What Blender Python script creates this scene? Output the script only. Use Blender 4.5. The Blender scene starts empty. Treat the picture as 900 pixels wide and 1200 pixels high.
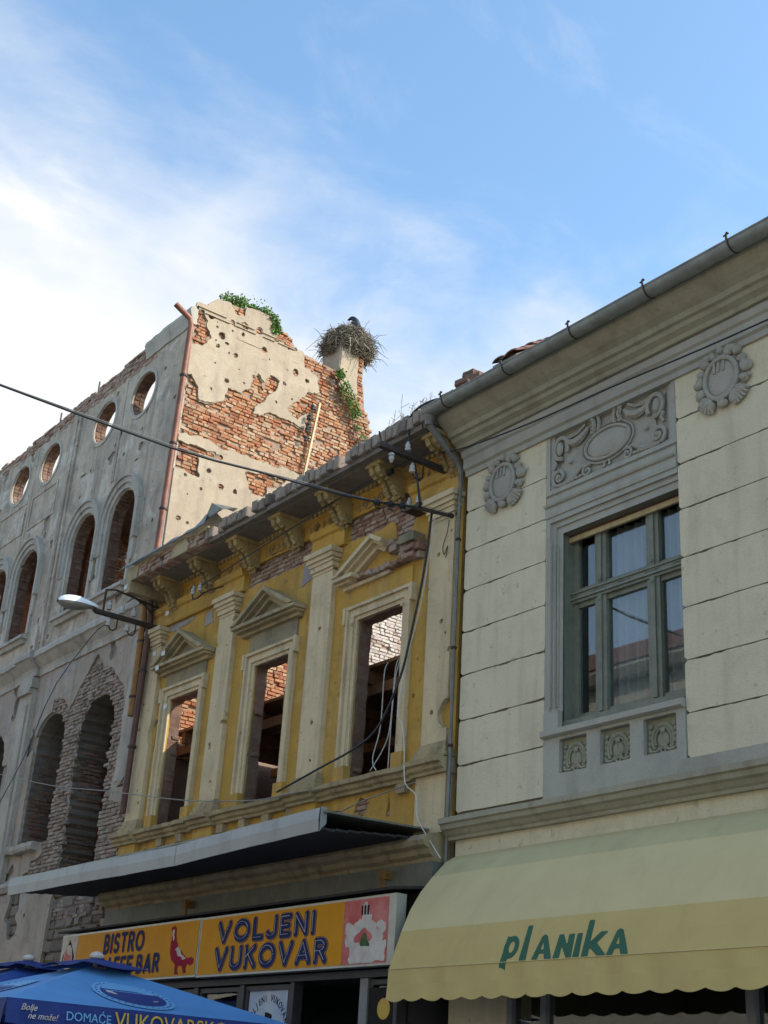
import bpy, math, random
import numpy as np
from mathutils import Vector, Matrix

scene = bpy.context.scene
COL = scene.collection
random.seed(7)
R_ = math.radians

# ------------------------------------------------------------------ camera
cam_data = bpy.data.cameras.new("camera")
cam = bpy.data.objects.new("camera", cam_data)
COL.objects.link(cam)
CAM = [[0.613406, 0.292262, 0.7337], [0.787564, -0.295718, -0.540643], [0.058959, 0.909469, -0.41157]]
cam.matrix_world = Matrix([CAM[0] + [0.0], CAM[1] + [0.0], CAM[2] + [1.6], [0, 0, 0, 1]])
cam_data.sensor_fit = 'VERTICAL'
cam_data.sensor_height = 24.0
cam_data.lens = 31.038
cam_data.clip_end = 2000.0
scene.camera = cam

# ------------------------------------------------------------------ sun, sky, exposure
SUN = Vector((1.1, 1.0, 1.05)).normalized()
SUN_EL = math.asin(SUN.z)
SUN_AZ = math.atan2(SUN.x, SUN.y)
sun_data = bpy.data.lights.new("sun", 'SUN')
sun_data.energy = 2.3
sun_data.angle = R_(0.5)
sun_data.color = (1.0, 0.92, 0.8)
sun = bpy.data.objects.new("sun", sun_data)
sun.rotation_euler = SUN.to_track_quat('Z', 'Y').to_euler()
sun.location = (40, 40, 60)
COL.objects.link(sun)
scene.view_settings.view_transform = 'Standard'
scene.view_settings.look = 'None'
scene.view_settings.exposure = 1.25
scene.view_settings.gamma = 1.0
scene.view_settings.use_curve_mapping = False

world = bpy.data.worlds.new("World")
scene.world = world
world.use_nodes = True


class NG:
    """small helper to write node graphs"""
    def __init__(s, nt):
        s.nt = nt
    def n(s, t, **kw):
        x = s.nt.nodes.new(t)
        for k, v in kw.items():
            setattr(x, k, v)
        return x
    def l(s, a, b):
        s.nt.links.new(a, b)
    def val(s, sock, v):
        if isinstance(v, bpy.types.NodeSocket):
            s.l(v, sock)
        elif v is not None:
            if sock.type == 'RGBA' and len(v) == 3:
                v = (*v, 1)
            sock.default_value = v
    def noise(s, vec, scale, detail=4, rough=.55, dist=0):
        x = s.n('ShaderNodeTexNoise')
        s.val(x.inputs['Vector'], vec)
        x.inputs['Scale'].default_value = scale
        x.inputs['Detail'].default_value = detail
        x.inputs['Roughness'].default_value = rough
        x.inputs['Distortion'].default_value = dist
        return x.outputs['Fac']
    def mapping(s, vec, scale=(1, 1, 1), rot=(0, 0, 0), loc=(0, 0, 0)):
        x = s.n('ShaderNodeMapping')
        s.val(x.inputs['Vector'], vec)
        x.inputs['Scale'].default_value = scale
        x.inputs['Rotation'].default_value = rot
        x.inputs['Location'].default_value = loc
        return x.outputs[0]
    def ramp(s, fac, stops):
        x = s.n('ShaderNodeValToRGB')
        s.val(x.inputs[0], fac)
        e = x.color_ramp.elements
        while len(e) < len(stops):
            e.new(.5)
        for i, (p, c) in enumerate(stops):
            e[i].position = p
            c = (c, c, c) if isinstance(c, (int, float)) else c
            e[i].color = (*c, 1)
        return x.outputs[0]
    def mix(s, fac, a, b, mode='MIX'):
        x = s.n('ShaderNodeMix', data_type='RGBA', blend_type=mode)
        s.val(x.inputs[0], fac)
        s.val(x.inputs[6], a)
        s.val(x.inputs[7], b)
        return x.outputs[2]
    def math(s, op, a, b=None, clamp=False):
        x = s.n('ShaderNodeMath', operation=op, use_clamp=clamp)
        s.val(x.inputs[0], a)
        if b is not None:
            s.val(x.inputs[1], b)
        return x.outputs[0]
    def smooth(s, v, lo, hi):
        x = s.n('ShaderNodeMapRange', interpolation_type='SMOOTHSTEP')
        s.val(x.inputs[0], v)
        x.inputs[1].default_value = lo
        x.inputs[2].default_value = hi
        return x.outputs[0]
    def dot(s, a, b):
        x = s.n('ShaderNodeVectorMath', operation='DOT_PRODUCT')
        s.val(x.inputs[0], a)
        s.val(x.inputs[1], b)
        return x.outputs['Value']


def build_world():
    nt = world.node_tree
    nt.nodes.clear()
    g = NG(nt)
    out = g.n('ShaderNodeOutputWorld')
    bg = g.n('ShaderNodeBackground')
    bg.inputs['Strength'].default_value = 0.14
    sky = g.n('ShaderNodeTexSky')
    sky.sky_type = 'NISHITA'
    sky.sun_disc = False
    sky.sun_elevation = SUN_EL
    sky.sun_rotation = SUN_AZ
    sky.air_density = 1.0
    sky.dust_density = 1.2
    sky.ozone_density = 0.45
    d = g.n('ShaderNodeTexCoord').outputs['Generated']
    # a bank of thin cloud low in the west, fraying out to streaks towards the east
    bank = g.dot(d, (-0.5142, -0.043, -0.8603))
    n1 = g.noise(g.mapping(d, (3, 3, 4.5), (0.3, 0.5, 0.2)), 1.3, 7, .55, .5)
    n2 = g.noise(g.mapping(d, (6, 2.2, 6), (0.7, 0.1, 0.9)), 1.8, 8, .6, .8)
    t = g.math('ADD', bank, g.math('MULTIPLY', g.math('SUBTRACT', n1, .5), .42))
    t = g.math('ADD', t, g.math('MULTIPLY', g.math('SUBTRACT', n2, .5), .2))
    m = g.smooth(t, -0.27, 0.03)
    sep = g.n('ShaderNodeSeparateXYZ')
    g.l(d, sep.inputs[0])
    clear = g.math('ADD', g.math('MULTIPLY', g.smooth(sep.outputs['Y'], -.45, .1), .7), .3)
    m = g.math('MULTIPLY', m, clear)
    wis = g.math('MULTIPLY', g.smooth(n2, .52, .8), .2)
    m = g.math('ADD', m, wis, clamp=True)
    tint = g.mix(1.0, sky.outputs[0], (.86, 1.03, 1.06), 'MULTIPLY')
    col = g.mix(m, tint, (3.05, 3.1, 3.15))
    g.l(col, bg.inputs['Color'])
    g.l(bg.outputs[0], out.inputs['Surface'])


build_world()

# ------------------------------------------------------------------ mesh helpers
WL = {}


def fbm(x, y, seed=0, oct=3):
    x = np.asarray(x, float)
    y = np.asarray(y, float)
    tot = np.zeros(np.broadcast(x, y).shape)
    amp, s = 1.0, 0.0
    for o in range(oct):
        fx, fy = x * 2 ** o + seed * 17.3, y * 2 ** o + seed * 9.1
        ix, iy = np.floor(fx), np.floor(fy)
        ax, ay = fx - ix, fy - iy
        ax, ay = ax * ax * (3 - 2 * ax), ay * ay * (3 - 2 * ay)
        h = lambda i, j: np.modf(np.abs(np.sin(i * 127.1 + j * 311.7 + seed * 74.7 + o * 3.3) * 43758.5453))[0]
        v = (h(ix, iy) * (1 - ax) + h(ix + 1, iy) * ax) * (1 - ay) + (h(ix, iy + 1) * (1 - ax) + h(ix + 1, iy + 1) * ax) * ay
        tot += amp * (v * 2 - 1)
        s += amp
        amp *= .5
    return tot / s


def sd_rect(u, v, u0, u1, v0, v1):
    return np.minimum(np.minimum(u - u0, u1 - u), np.minimum(v - v0, v1 - v))


def sd_circ(u, v, cu, cv, r, ry=None):
    if ry is None:
        return r - np.hypot(u - cu, v - cv)
    return (1 - np.hypot((u - cu) / r, (v - cv) / ry)) * min(r, ry)


def sd_arch(u, v, cu, hw, v0, vs):
    return np.maximum(sd_rect(u, v, cu - hw, cu + hw, v0, vs), np.minimum(sd_circ(u, v, cu, vs, hw), v - v0))


def sd_seg(u, v, pts):
    d = np.full(np.broadcast(u, v).shape, 1e9)
    for (ax, ay), (bx, by) in zip(pts[:-1], pts[1:]):
        dx, dy = bx - ax, by - ay
        L = dx * dx + dy * dy + 1e-12
        t = np.clip(((u - ax) * dx + (v - ay) * dy) / L, 0, 1)
        d = np.minimum(d, np.hypot(u - ax - t * dx, v - ay - t * dy))
    return d


def sd_poly(u, v, pts):
    d = sd_seg(u, v, list(pts) + [pts[0]])
    ins = np.zeros(d.shape, bool)
    n = len(pts)
    for i in range(n):
        (x0, y0), (x1, y1) = pts[i], pts[(i + 1) % n]
        if y0 == y1:
            continue
        c = ((y0 > v) != (y1 > v)) & (u < (x1 - x0) * (v - y0) / (y1 - y0) + x0)
        ins ^= c
    return np.where(ins, d, -d)


FY = lambda u, v, d: (u, d, v)          # wall facing the street: u = x, v = z, d = y
FX = lambda u, v, d: (-d, u, v)         # wall facing +x: u = y, v = z, d = -x


class MB:
    def __init__(s):
        s.v, s.f, s.m, s.r = [], [], [], []
    def add(s, verts, faces, mi=0, rnd=0.0):
        o = len(s.v)
        s.v.extend(verts)
        for f in faces:
            s.f.append(tuple(i + o for i in f))
            s.m.append(mi)
            s.r.append(rnd)
        return s
    def box(s, x0, x1, y0, y1, z0, z1, mi=0, rnd=0.0, ch=0.0):
        x0, x1 = min(x0, x1), max(x0, x1)
        y0, y1 = min(y0, y1), max(y0, y1)
        z0, z1 = min(z0, z1), max(z0, z1)
        if ch:
            return s.prism([(x0 + ch, z0), (x1 - ch, z0), (x1, z0 + ch), (x1, z1 - ch), (x1 - ch, z1), (x0 + ch, z1), (x0, z1 - ch), (x0, z0 + ch)], FY, y0, y1, mi, rnd)
        vs = [(x, y, z) for x in (x0, x1) for y in (y0, y1) for z in (z0, z1)]
        return s.add(vs, [(0, 1, 3, 2), (4, 6, 7, 5), (0, 4, 5, 1), (2, 3, 7, 6), (0, 2, 6, 4), (1, 5, 7, 3)], mi, rnd)
    def prism(s, poly, fr, d0, d1, mi=0, rnd=0.0):
        n = len(poly)
        vs = [fr(a, b, d0) for a, b in poly] + [fr(a, b, d1) for a, b in poly]
        fs = [tuple(range(n)), tuple(range(2 * n - 1, n - 1, -1))]
        fs += [(i, (i + 1) % n, n + (i + 1) % n, n + i) for i in range(n)]
        return s.add(vs, fs, mi, rnd)
    def sweepx(s, prof, x0, x1, mi=0, rnd=0.0, seg=1, jit=0.0):
        """closed (y, z) profile carried along x"""
        n = len(prof)
        vs = []
        for k in range(seg + 1):
            x = x0 + (x1 - x0) * k / seg
            jy, jz = (random.uniform(-jit, jit), random.uniform(-jit, jit)) if 0 < k < seg else (0, 0)
            vs += [(x, y + jy, z + jz) for y, z in prof]
        fs = [tuple(range(n)), tuple(range(len(vs) - 1, len(vs) - n - 1, -1))]
        for k in range(seg):
            for i in range(n):
                j = (i + 1) % n
                fs.append((k * n + i, k * n + j, (k + 1) * n + j, (k + 1) * n + i))
        return s.add(vs, fs, mi, rnd)
    def ring(s, outer, inner, fr, d0, d1, mi=0, rnd=0.0):
        n = len(outer)
        vs = [fr(a, b, d) for d in (d0, d1) for p in (outer, inner) for a, b in p]
        fs = []
        for i in range(n):
            j = (i + 1) % n
            fs += [(i, j, n + j, n + i), (i, 2 * n + i, 2 * n + j, j), (n + i, n + j, 3 * n + j, 3 * n + i)]
        return s.add(vs, fs, mi, rnd)
    def rring(s, x0, x1, z0, z1, w, d0, d1, mi=0, fr=FY, ww=None):
        wb = w if ww is None else ww
        return s.ring([(x0, z0), (x1, z0), (x1, z1), (x0, z1)], [(x0 + w, z0 + wb), (x1 - w, z0 + wb), (x1 - w, z1 - w), (x0 + w, z1 - w)], fr, d0, d1, mi)
    def tube(s, pts, r, n=6, mi=0, rnd=0.0, flat=None, closed=False):
        P = [Vector(p) for p in pts]
        m = len(P)
        vs, up = [], None
        for i in range(m):
            a = P[i - 1] if (i or closed) else P[i]
            b = P[(i + 1) % m] if (i < m - 1 or closed) else P[i]
            t = (b - a)
            t = t.normalized() if t.length > 1e-9 else Vector((0, 0, 1))
            if up is None:
                ref = Vector((0, 0, 1)) if abs(t.z) < .9 else Vector((0, 1, 0))
                up = (ref - t * ref.dot(t)).normalized()
            else:
                up = up - t * up.dot(t)
                up = up.normalized() if up.length > 1e-6 else Vector((1, 0, 0))
            sd = t.cross(up)
            ri = r[i] if isinstance(r, (list, tuple)) else r
            for k in range(n):
                q = 2 * math.pi * (k + .5) / n
                o = up * (math.cos(q) * ri) + sd * (math.sin(q) * ri)
                if flat:
                    o = Vector((o.x * flat[0], o.y * flat[1], o.z * flat[2]))
                vs.append(tuple(P[i] + o))
        fs = []
        for i in range(m if closed else m - 1):
            i2 = (i + 1) % m
            for k in range(n):
                k2 = (k + 1) % n
                fs.append((i * n + k, i * n + k2, i2 * n + k2, i2 * n + k))
        if not closed:
            fs += [tuple(range(n - 1, -1, -1)), tuple(range((m - 1) * n, m * n))]
        return s.add(vs, fs, mi, rnd)
    def ell(s, c, r, rot=None, nu=10, nv=6, mi=0, rnd=0.0):
        vs = [(0, 0, 1)]
        for j in range(1, nv):
            a = math.pi * j / nv
            for i in range(nu):
                b = 2 * math.pi * i / nu
                vs.append((math.sin(a) * math.cos(b), math.sin(a) * math.sin(b), math.cos(a)))
        vs.append((0, 0, -1))
        M = rot.to_matrix() if rot is not None else Matrix.Identity(3)
        vs = [tuple(M @ Vector((x * r[0], y * r[1], z * r[2])) + Vector(c)) for x, y, z in vs]
        fs = [(0, 1 + i, 1 + (i + 1) % nu) for i in range(nu)]
        for j in range(nv - 2):
            for i in range(nu):
                a, b = 1 + j * nu + i, 1 + j * nu + (i + 1) % nu
                fs.append((a, a + nu, b + nu, b))
        e = len(vs) - 1
        fs += [(e, 1 + (nv - 2) * nu + (i + 1) % nu, 1 + (nv - 2) * nu + i) for i in range(nu)]
        return s.add(vs, fs, mi, rnd)
    def lathe(s, prof, c, n=12, mi=0, axis='z'):
        vs = []
        for r, h in prof:
            for k in range(n):
                q = 2 * math.pi * k / n
                a, b = r * math.cos(q), r * math.sin(q)
                p = {'z': (a, b, h), 'y': (a, h, b), 'x': (h, a, b)}[axis]
                vs.append((c[0] + p[0], c[1] + p[1], c[2] + p[2]))
        fs = []
        for i in range(len(prof) - 1):
            for k in range(n):
                k2 = (k + 1) % n
                fs.append((i * n + k, i * n + k2, (i + 1) * n + k2, (i + 1) * n + k))
        fs += [tuple(range(n - 1, -1, -1)), tuple(range((len(prof) - 1) * n, len(prof) * n))]
        return s.add(vs, fs, mi)
    def sheet(s, sdf, u0, u1, v0, v1, cell, fr, d0, d1=None, mi=0, rim=None, back=False):
        """slab cut out by a signed distance field (positive inside), with thickness d0 to d1"""
        us = np.arange(u0 - cell, u1 + 2 * cell, cell)
        vs_ = np.arange(v0 - cell, v1 + 2 * cell, cell)
        U, V = np.meshgrid(us, vs_, indexing='ij')
        F = np.minimum(sdf(U, V), sd_rect(U, V, u0, u1, v0, v1))
        F = np.where(np.abs(F) < 1e-7, -1e-7, F)
        ins = F > 0
        pts, ids = [], {}
        def vid(key, uv):
            if key not in ids:
                ids[key] = len(pts)
                pts.append(uv)
            return ids[key]
        def corner(i, j):
            return vid((i, j), (us[i], vs_[j]))
        def cross(i, j, k, l):
            key = (min(i, k), min(j, l), 'h' if j == l else 'v')
            a, b = F[i, j], F[k, l]
            t = a / (a - b)
            return vid(key, (us[i] + (us[k] - us[i]) * t, vs_[j] + (vs_[l] - vs_[j]) * t))
        faces, edges = [], []
        cnt = ins[:-1, :-1].astype(int) + ins[1:, :-1] + ins[:-1, 1:] + ins[1:, 1:]
        full = cnt == 4
        for j in range(full.shape[1]):
            row = full[:, j]
            i = 0
            idx = np.flatnonzero(row)
            if not len(idx):
                continue
            br = np.flatnonzero(np.diff(idx) > 1)
            st = np.concatenate(([idx[0]], idx[br + 1]))
            en = np.concatenate((idx[br], [idx[-1]]))
            for a, b in zip(st, en):
                faces.append((corner(a, j), corner(b + 1, j), corner(b + 1, j + 1), corner(a, j + 1)))
        for i, j in zip(*np.nonzero((cnt > 0) & (cnt < 4))):
            cs = [(i, j), (i + 1, j), (i + 1, j + 1), (i, j + 1)]
            poly, cut = [], []
            for k in range(4):
                a, b = cs[k], cs[(k + 1) % 4]
                if ins[a]:
                    poly.append(corner(*a))
                if ins[a] != ins[b]:
                    c = cross(*a, *b) if ins[a] else cross(*b, *a)
                    poly.append(c)
                    cut.append((c, ins[a]))
            if len(poly) >= 3:
                faces.append(tuple(poly))
            if len(cut) == 2:
                a, b = cut
                edges.append((a[0], b[0]) if a[1] else (b[0], a[0]))
            elif len(cut) == 4:
                for q in range(4):
                    if cut[q][1]:
                        edges.append((cut[q][0], cut[(q + 1) % 4][0]))
        s.add([fr(a, b, d0) for a, b in pts], faces, mi)
        if d1 is not None:
            used = sorted({k for e in edges for k in e})
            mp = {k: n for n, k in enumerate(used)}
            n = len(used)
            vv = [fr(*pts[k], d0) for k in used] + [fr(*pts[k], d1) for k in used]
            s.add(vv, [(mp[a], mp[a] + n, mp[b] + n, mp[b]) for a, b in edges], mi if rim is None else rim)
            if back:
                s.add([fr(a, b, d1) for a, b in pts], [f[::-1] for f in faces], mi if rim is None else rim)
        return s
    def brick(s, fr, uc, vc, w, h, d0, d1, mi=0, rnd=0.0, ch=.007, jit=.004):
        J = lambda: random.uniform(-jit, jit)
        a, b = w / 2, h / 2
        tilt = J()
        vs = []
        for k, (c, d) in enumerate(((ch, d0), (0, d0 + ch), (0, d1))):
            for x, y in ((-a + c, -b + c), (a - c, -b + c), (a - c, b - c), (-a + c, b - c)):
                vs.append(fr(uc + x + J(), vc + y + J() * .6, d + (tilt * (1 if x > 0 else -1) + J() if k < 1 else 0)))
        fs = [(0, 1, 2, 3)]
        for k in (0, 4):
            fs += [(k + i, k + 4 + i, k + 4 + (i + 1) % 4, k + (i + 1) % 4) for i in range(4)]
        return s.add(vs, fs, mi, rnd)
    def build(s, name, mats, parent=None, smooth=False, kind=None, label=None):
        base = WL.get(parent.name, Vector((0, 0, 0))) if parent else Vector((0, 0, 0))
        me = bpy.data.meshes.new(name)
        bx, by, bz = base
        me.from_pydata([(x - bx, y - by, z - bz) for x, y, z in s.v], [], s.f)
        mats = mats if isinstance(mats, (list, tuple)) else [mats]
        for m in mats:
            me.materials.append(m)
        if len(mats) > 1:
            me.polygons.foreach_set('material_index', s.m)
        if any(s.r):
            at = me.attributes.new('rnd', 'FLOAT', 'FACE')
            at.data.foreach_set('value', s.r)
        if smooth:
            me.polygons.foreach_set('use_smooth', [True] * len(me.polygons))
            if smooth != 'all':
                try:
                    me.set_sharp_from_angle(angle=R_(40))
                except Exception:
                    pass
        me.update()
        o = bpy.data.objects.new(name, me)
        COL.objects.link(o)
        if parent:
            o.parent = parent
        WL[o.name] = base
        if kind:
            o['kind'] = kind
        if label:
            o['label'] = label
        return o


def tag(o, label, cat=None, group=None, kind=None):
    o['label'] = label
    if cat:
        o['category'] = cat
    if group:
        o['group'] = group
    if kind:
        o['kind'] = kind
    return o


def thing(name, label, cat, loc, group=None):
    o = bpy.data.objects.new(name, None)
    o.empty_display_size = .2
    o.location = loc
    COL.objects.link(o)
    WL[o.name] = Vector(loc)
    return tag(o, label, cat, group)


def rebase(o, loc):
    """move a single mesh object's origin to loc"""
    off = Vector(loc)
    o.data.transform(Matrix.Translation(-off))
    o.location = off
    WL[o.name] = off
    return o


# ------------------------------------------------------------------ materials
def newmat(name):
    m = bpy.data.materials.new(name)
    m.use_nodes = True
    nt = m.node_tree
    nt.nodes.clear()
    g = NG(nt)
    out = g.n('ShaderNodeOutputMaterial')
    b = g.n('ShaderNodeBsdfPrincipled')
    g.l(b.outputs[0], out.inputs[0])
    return m, g, b, out


def bump(g, b, h, strength, dist=.02):
    x = g.n('ShaderNodeBump')
    x.inputs['Strength'].default_value = strength
    x.inputs['Distance'].default_value = dist
    g.l(h, x.inputs['Height'])
    g.l(x.outputs[0], b.inputs['Normal'])


def obj_coord(g):
    return g.n('ShaderNodeNewGeometry').outputs['Position']


def plaster(name, c1, c2, dirt, grime, amt=.5, streak=.5, pits=.3, bmp=.4, rough=.9, seed=0., patch=None, patch_amt=0.):
    m, g, b, out = newmat(name)
    p = g.mapping(obj_coord(g), loc=(seed, seed * .7, seed * 1.3))
    n1 = g.noise(p, .9, 6, .6)
    col = g.mix(g.ramp(n1, [(.35, 0), (.65, 1)]), c1, c2)
    if patch:
        np_ = g.noise(p, 1.1, 7, .62, .6)
        col = g.mix(g.math('MULTIPLY', g.ramp(np_, [(.54, 0), (.58, 1)]), patch_amt), col, patch)
    n2 = g.noise(p, 3.2, 10, .68, .3)
    col = g.mix(g.math('MULTIPLY', g.ramp(n2, [(.5, 0), (.78, 1)]), amt), col, dirt)
    n3 = g.noise(g.mapping(p, (5, 5, .45)), 1.0, 6, .6)
    col = g.mix(g.math('MULTIPLY', g.ramp(n3, [(.5, 0), (.8, 1)]), streak), col, grime)
    n5 = g.noise(p, 14, 6, .7)
    col = g.mix(g.math('MULTIPLY', g.ramp(n5, [(.56, 0), (.72, 1)]), amt * .45), col, dirt)
    if pits:
        n6 = g.noise(p, 9, 2, .5)
        col = g.mix(g.math('MULTIPLY', g.ramp(n6, [(.68, 0), (.71, 1)]), pits), col, grime)
    fine = g.noise(p, 60, 4, .6)
    col = g.mix(g.ramp(fine, [(.3, .16), (.7, 0)]), col, (.0, .0, .0), 'MIX')
    g.val(b.inputs['Base Color'], col)
    b.inputs['Roughness'].default_value = rough
    h = g.math('ADD', g.math('MULTIPLY', n2, 1.2), g.math('MULTIPLY', fine, .5))
    bump(g, b, h, bmp, .03)
    return m


def brickmat(name, stops, smear, smear_amt=.5, seed=0., dark=(.05, .03, .022)):
    m, g, b, out = newmat(name)
    p = g.mapping(obj_coord(g), loc=(seed, seed, seed))
    r = g.math('FRACT', g.math('ADD', g.n('ShaderNodeAttribute', attribute_name='rnd').outputs['Fac'], g.n('ShaderNodeObjectInfo').outputs['Random']))
    big = g.noise(p, .8, 4)
    r2 = g.math('ADD', g.math('MULTIPLY', r, .8), g.math('MULTIPLY', g.math('SUBTRACT', big, .4), .6), clamp=True)
    col = g.ramp(r2, stops)
    n = g.noise(p, 7, 8, .7)
    col = g.mix(g.math('MULTIPLY', g.ramp(n, [(.48, 0), (.66, 1)]), smear_amt), col, smear)
    n4 = g.noise(p, 2.4, 6, .7)
    col = g.mix(g.math('MULTIPLY', g.ramp(n4, [(.52, 0), (.75, 1)]), .55), col, dark)
    f = g.noise(p, 45, 5, .7)
    col = g.mix(g.ramp(f, [(.3, .35), (.65, 0)]), col, dark)
    g.val(b.inputs['Base Color'], col)
    b.inputs['Roughness'].default_value = .95
    bump(g, b, g.math('ADD', f, n), .6, .02)
    return m


def simple(name, c, rough=.6, metal=0., var=.25, scale=6., bmp=.1, c2=None, grime=None, gamt=.4, spec=None):
    m, g, b, out = newmat(name)
    p = obj_coord(g)
    n = g.noise(p, scale, 7, .62)
    c2 = c2 or tuple(x * (1 - var) for x in c)
    col = g.mix(g.ramp(n, [(.38, 0), (.66, 1)]), c, c2)
    if grime:
        n2 = g.noise(g.mapping(p, (1, 1, .4)), scale * 1.7, 8, .7)
        col = g.mix(g.math('MULTIPLY', g.ramp(n2, [(.52, 0), (.7, 1)]), gamt), col, grime)
    g.val(b.inputs['Base Color'], col)
    b.inputs['Roughness'].default_value = rough
    b.inputs['Metallic'].default_value = metal
    if spec is not None:
        b.inputs['Specular IOR Level'].default_value = spec
    if bmp:
        bump(g, b, g.noise(p, scale * 6, 4), bmp, .01)
    return m


def glassmat(name, tint=(1, 1, 1), refl=.12):
    m, g, b, out = newmat(name)
    nt = m.node_tree
    nt.nodes.remove(b)
    tr = g.n('ShaderNodeBsdfTransparent')
    tr.inputs[0].default_value = (*tint, 1)
    gl = g.n('ShaderNodeBsdfGlossy')
    gl.inputs['Roughness'].default_value = .004
    lw = g.n('ShaderNodeLayerWeight')
    lw.inputs[0].default_value = .5
    fr = g.math('ADD', g.math('MULTIPLY', g.math('POWER', lw.outputs['Facing'], 3.2), .8), .045)
    mx = g.n('ShaderNodeMixShader')
    g.l(g.math('ADD', fr, refl, clamp=True), mx.inputs[0])
    g.l(tr.outputs[0], mx.inputs[1])
    g.l(gl.outputs[0], mx.inputs[2])
    g.l(mx.outputs[0], out.inputs[0])
    return m


M = {}
M['ruin_front'] = plaster('ruin_front_plaster', (.58, .475, .36), (.44, .365, .285), (.19, .155, .12), (.16, .13, .105), .9, .95, .8, .9, patch=(.64, .56, .46), patch_amt=.95)
M['ruin_low'] = plaster('ruin_low_plaster', (.48, .40, .32), (.36, .30, .245), (.19, .155, .125), (.13, .11, .09), .85, .6, .5, .6, seed=3, patch=(.42, .40, .38), patch_amt=.7)
M['ruin_side'] = plaster('ruin_side_plaster', (.45, .35, .25), (.38, .295, .21), (.27, .21, .155), (.22, .17, .13), .65, .5, .5, .5, seed=5, patch=(.47, .385, .285), patch_amt=.6)
M['ruin_trim'] = plaster('ruin_trim_plaster', (.52, .47, .40), (.42, .38, .32), (.22, .195, .16), (.15, .14, .11), .7, .7, .3, .45, seed=8)
M['mortar'] = plaster('old_mortar', (.40, .29, .21), (.33, .22, .155), (.20, .11, .07), (.12, .09, .07), .6, .2, .3, .9, seed=2)
M['mortar_dark'] = plaster('grey_mortar', (.36, .31, .26), (.28, .24, .20), (.16, .13, .11), (.11, .095, .08), .6, .3, .3, .9, seed=4)
M['brick_lit'] = brickmat('orange_brick', [(0, (.20, .075, .04)), (.2, (.36, .115, .045)), (.45, (.45, .19, .085)), (.65, (.47, .27, .15)), (.85, (.50, .36, .24)), (1, (.34, .12, .06))], (.50, .36, .25), .55)
M['brick_grey'] = brickmat('grimy_brick', [(0, (.18, .12, .09)), (.3, (.32, .23, .175)), (.6, (.38, .30, .24)), (.85, (.44, .36, .30)), (1, (.42, .21, .13))], (.42, .37, .32), .7, 3)
M['brick_red'] = brickmat('dull_red_brick', [(0, (.12, .065, .045)), (.5, (.21, .115, .075)), (1, (.28, .17, .12))], (.27, .21, .17), .55, 6)
M['brick_pink'] = brickmat('pinkish_brick', [(0, (.26, .13, .085)), (.4, (.40, .25, .18)), (.8, (.48, .37, .29)), (1, (.42, .16, .085))], (.50, .42, .35), .6, 9)
M['brick_white'] = brickmat('limewashed_brick', [(0, (.38, .26, .2)), (.4, (.55, .46, .4)), (1, (.66, .6, .53))], (.62, .56, .5), .6, 11)
M['brick_cap'] = brickmat('weathered_cap_brick', [(0, (.17, .13, .10)), (.4, (.30, .24, .19)), (.75, (.40, .33, .27)), (1, (.36, .19, .12))], (.34, .29, .24), .55, 13)
M['stone'] = brickmat('rough_stone', [(0, (.14, .115, .1)), (.5, (.22, .185, .155)), (.9, (.28, .24, .2)), (1, (.27, .14, .1))], (.25, .22, .19), .6, 15)
M['yellow'] = plaster('yellow_plaster', (.60, .355, .065), (.50, .295, .06), (.30, .19, .065), (.18, .125, .065), .65, .6, .4, .4, seed=6, patch=(.62, .40, .12), patch_amt=.5)
M['cream_trim'] = plaster('cream_trim_plaster', (.72, .58, .36), (.63, .505, .31), (.36, .27, .16), (.22, .165, .105), .6, .6, .4, .45, seed=7)
M['trim_dirty'] = plaster('soiled_trim_plaster', (.50, .40, .23), (.37, .295, .175), (.18, .14, .09), (.095, .08, .06), .8, .75, .4, .5, seed=9)
M['trim_grey'] = plaster('greyed_trim_plaster', (.35, .29, .175), (.24, .21, .145), (.12, .105, .085), (.07, .065, .055), .8, .7, .4, .5, seed=19)
M['ornament'] = plaster('ochre_ornament', (.50, .36, .15), (.37, .27, .12), (.15, .115, .065), (.07, .055, .04), .85, .7, .5, .8, seed=10)
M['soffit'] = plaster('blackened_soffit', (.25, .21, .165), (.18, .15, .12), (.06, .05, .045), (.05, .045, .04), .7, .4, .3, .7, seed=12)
M['greypatch'] = plaster('bare_render', (.40, .37, .34), (.33, .30, .28), (.2, .18, .165), (.16, .145, .13), .6, .4, .3, .5, seed=13)
M['cream'] = plaster('cream_render', (.72, .635, .45), (.67, .59, .42), (.44, .38, .26), (.30, .255, .175), .5, .42, .4, .25, seed=14)
M['joint'] = simple('dark_joint', (.17, .14, .10), .95, 0, .4, 20)
M['bluegrey'] = plaster('blue_grey_paint', (.45, .43, .365), (.39, .375, .325), (.28, .265, .225), (.19, .175, .145), .5, .45, .15, .2, seed=16)
M['greengrey'] = plaster('green_grey_cornice', (.41, .38, .28), (.34, .315, .24), (.20, .17, .12), (.19, .12, .07), .6, .5, .2, .25, seed=17)
M['relief'] = plaster('relief_stucco', (.42, .395, .335), (.36, .335, .285), (.25, .215, .17), (.13, .12, .1), .5, .3, .1, .25, seed=18)
M['rubble_core'] = plaster('dark_rubble_core', (.21, .175, .14), (.15, .125, .10), (.09, .075, .06), (.07, .06, .05), .7, .3, .4, .9, seed=26)
M['undercoat'] = plaster('coarse_undercoat', (.34, .26, .19), (.28, .21, .15), (.17, .12, .085), (.14, .10, .075), .7, .3, .4, .9, seed=25)
M['rosette'] = plaster('rosette_stucco', (.34, .335, .24), (.29, .285, .205), (.18, .17, .12), (.10, .1, .075), .5, .3, .1, .25, seed=20)
M['winframe'] = simple('grey_green_wood', (.19, .20, .15), .5, 0, .25, 7, .15, grime=(.085, .09, .07), gamt=.45)
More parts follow.
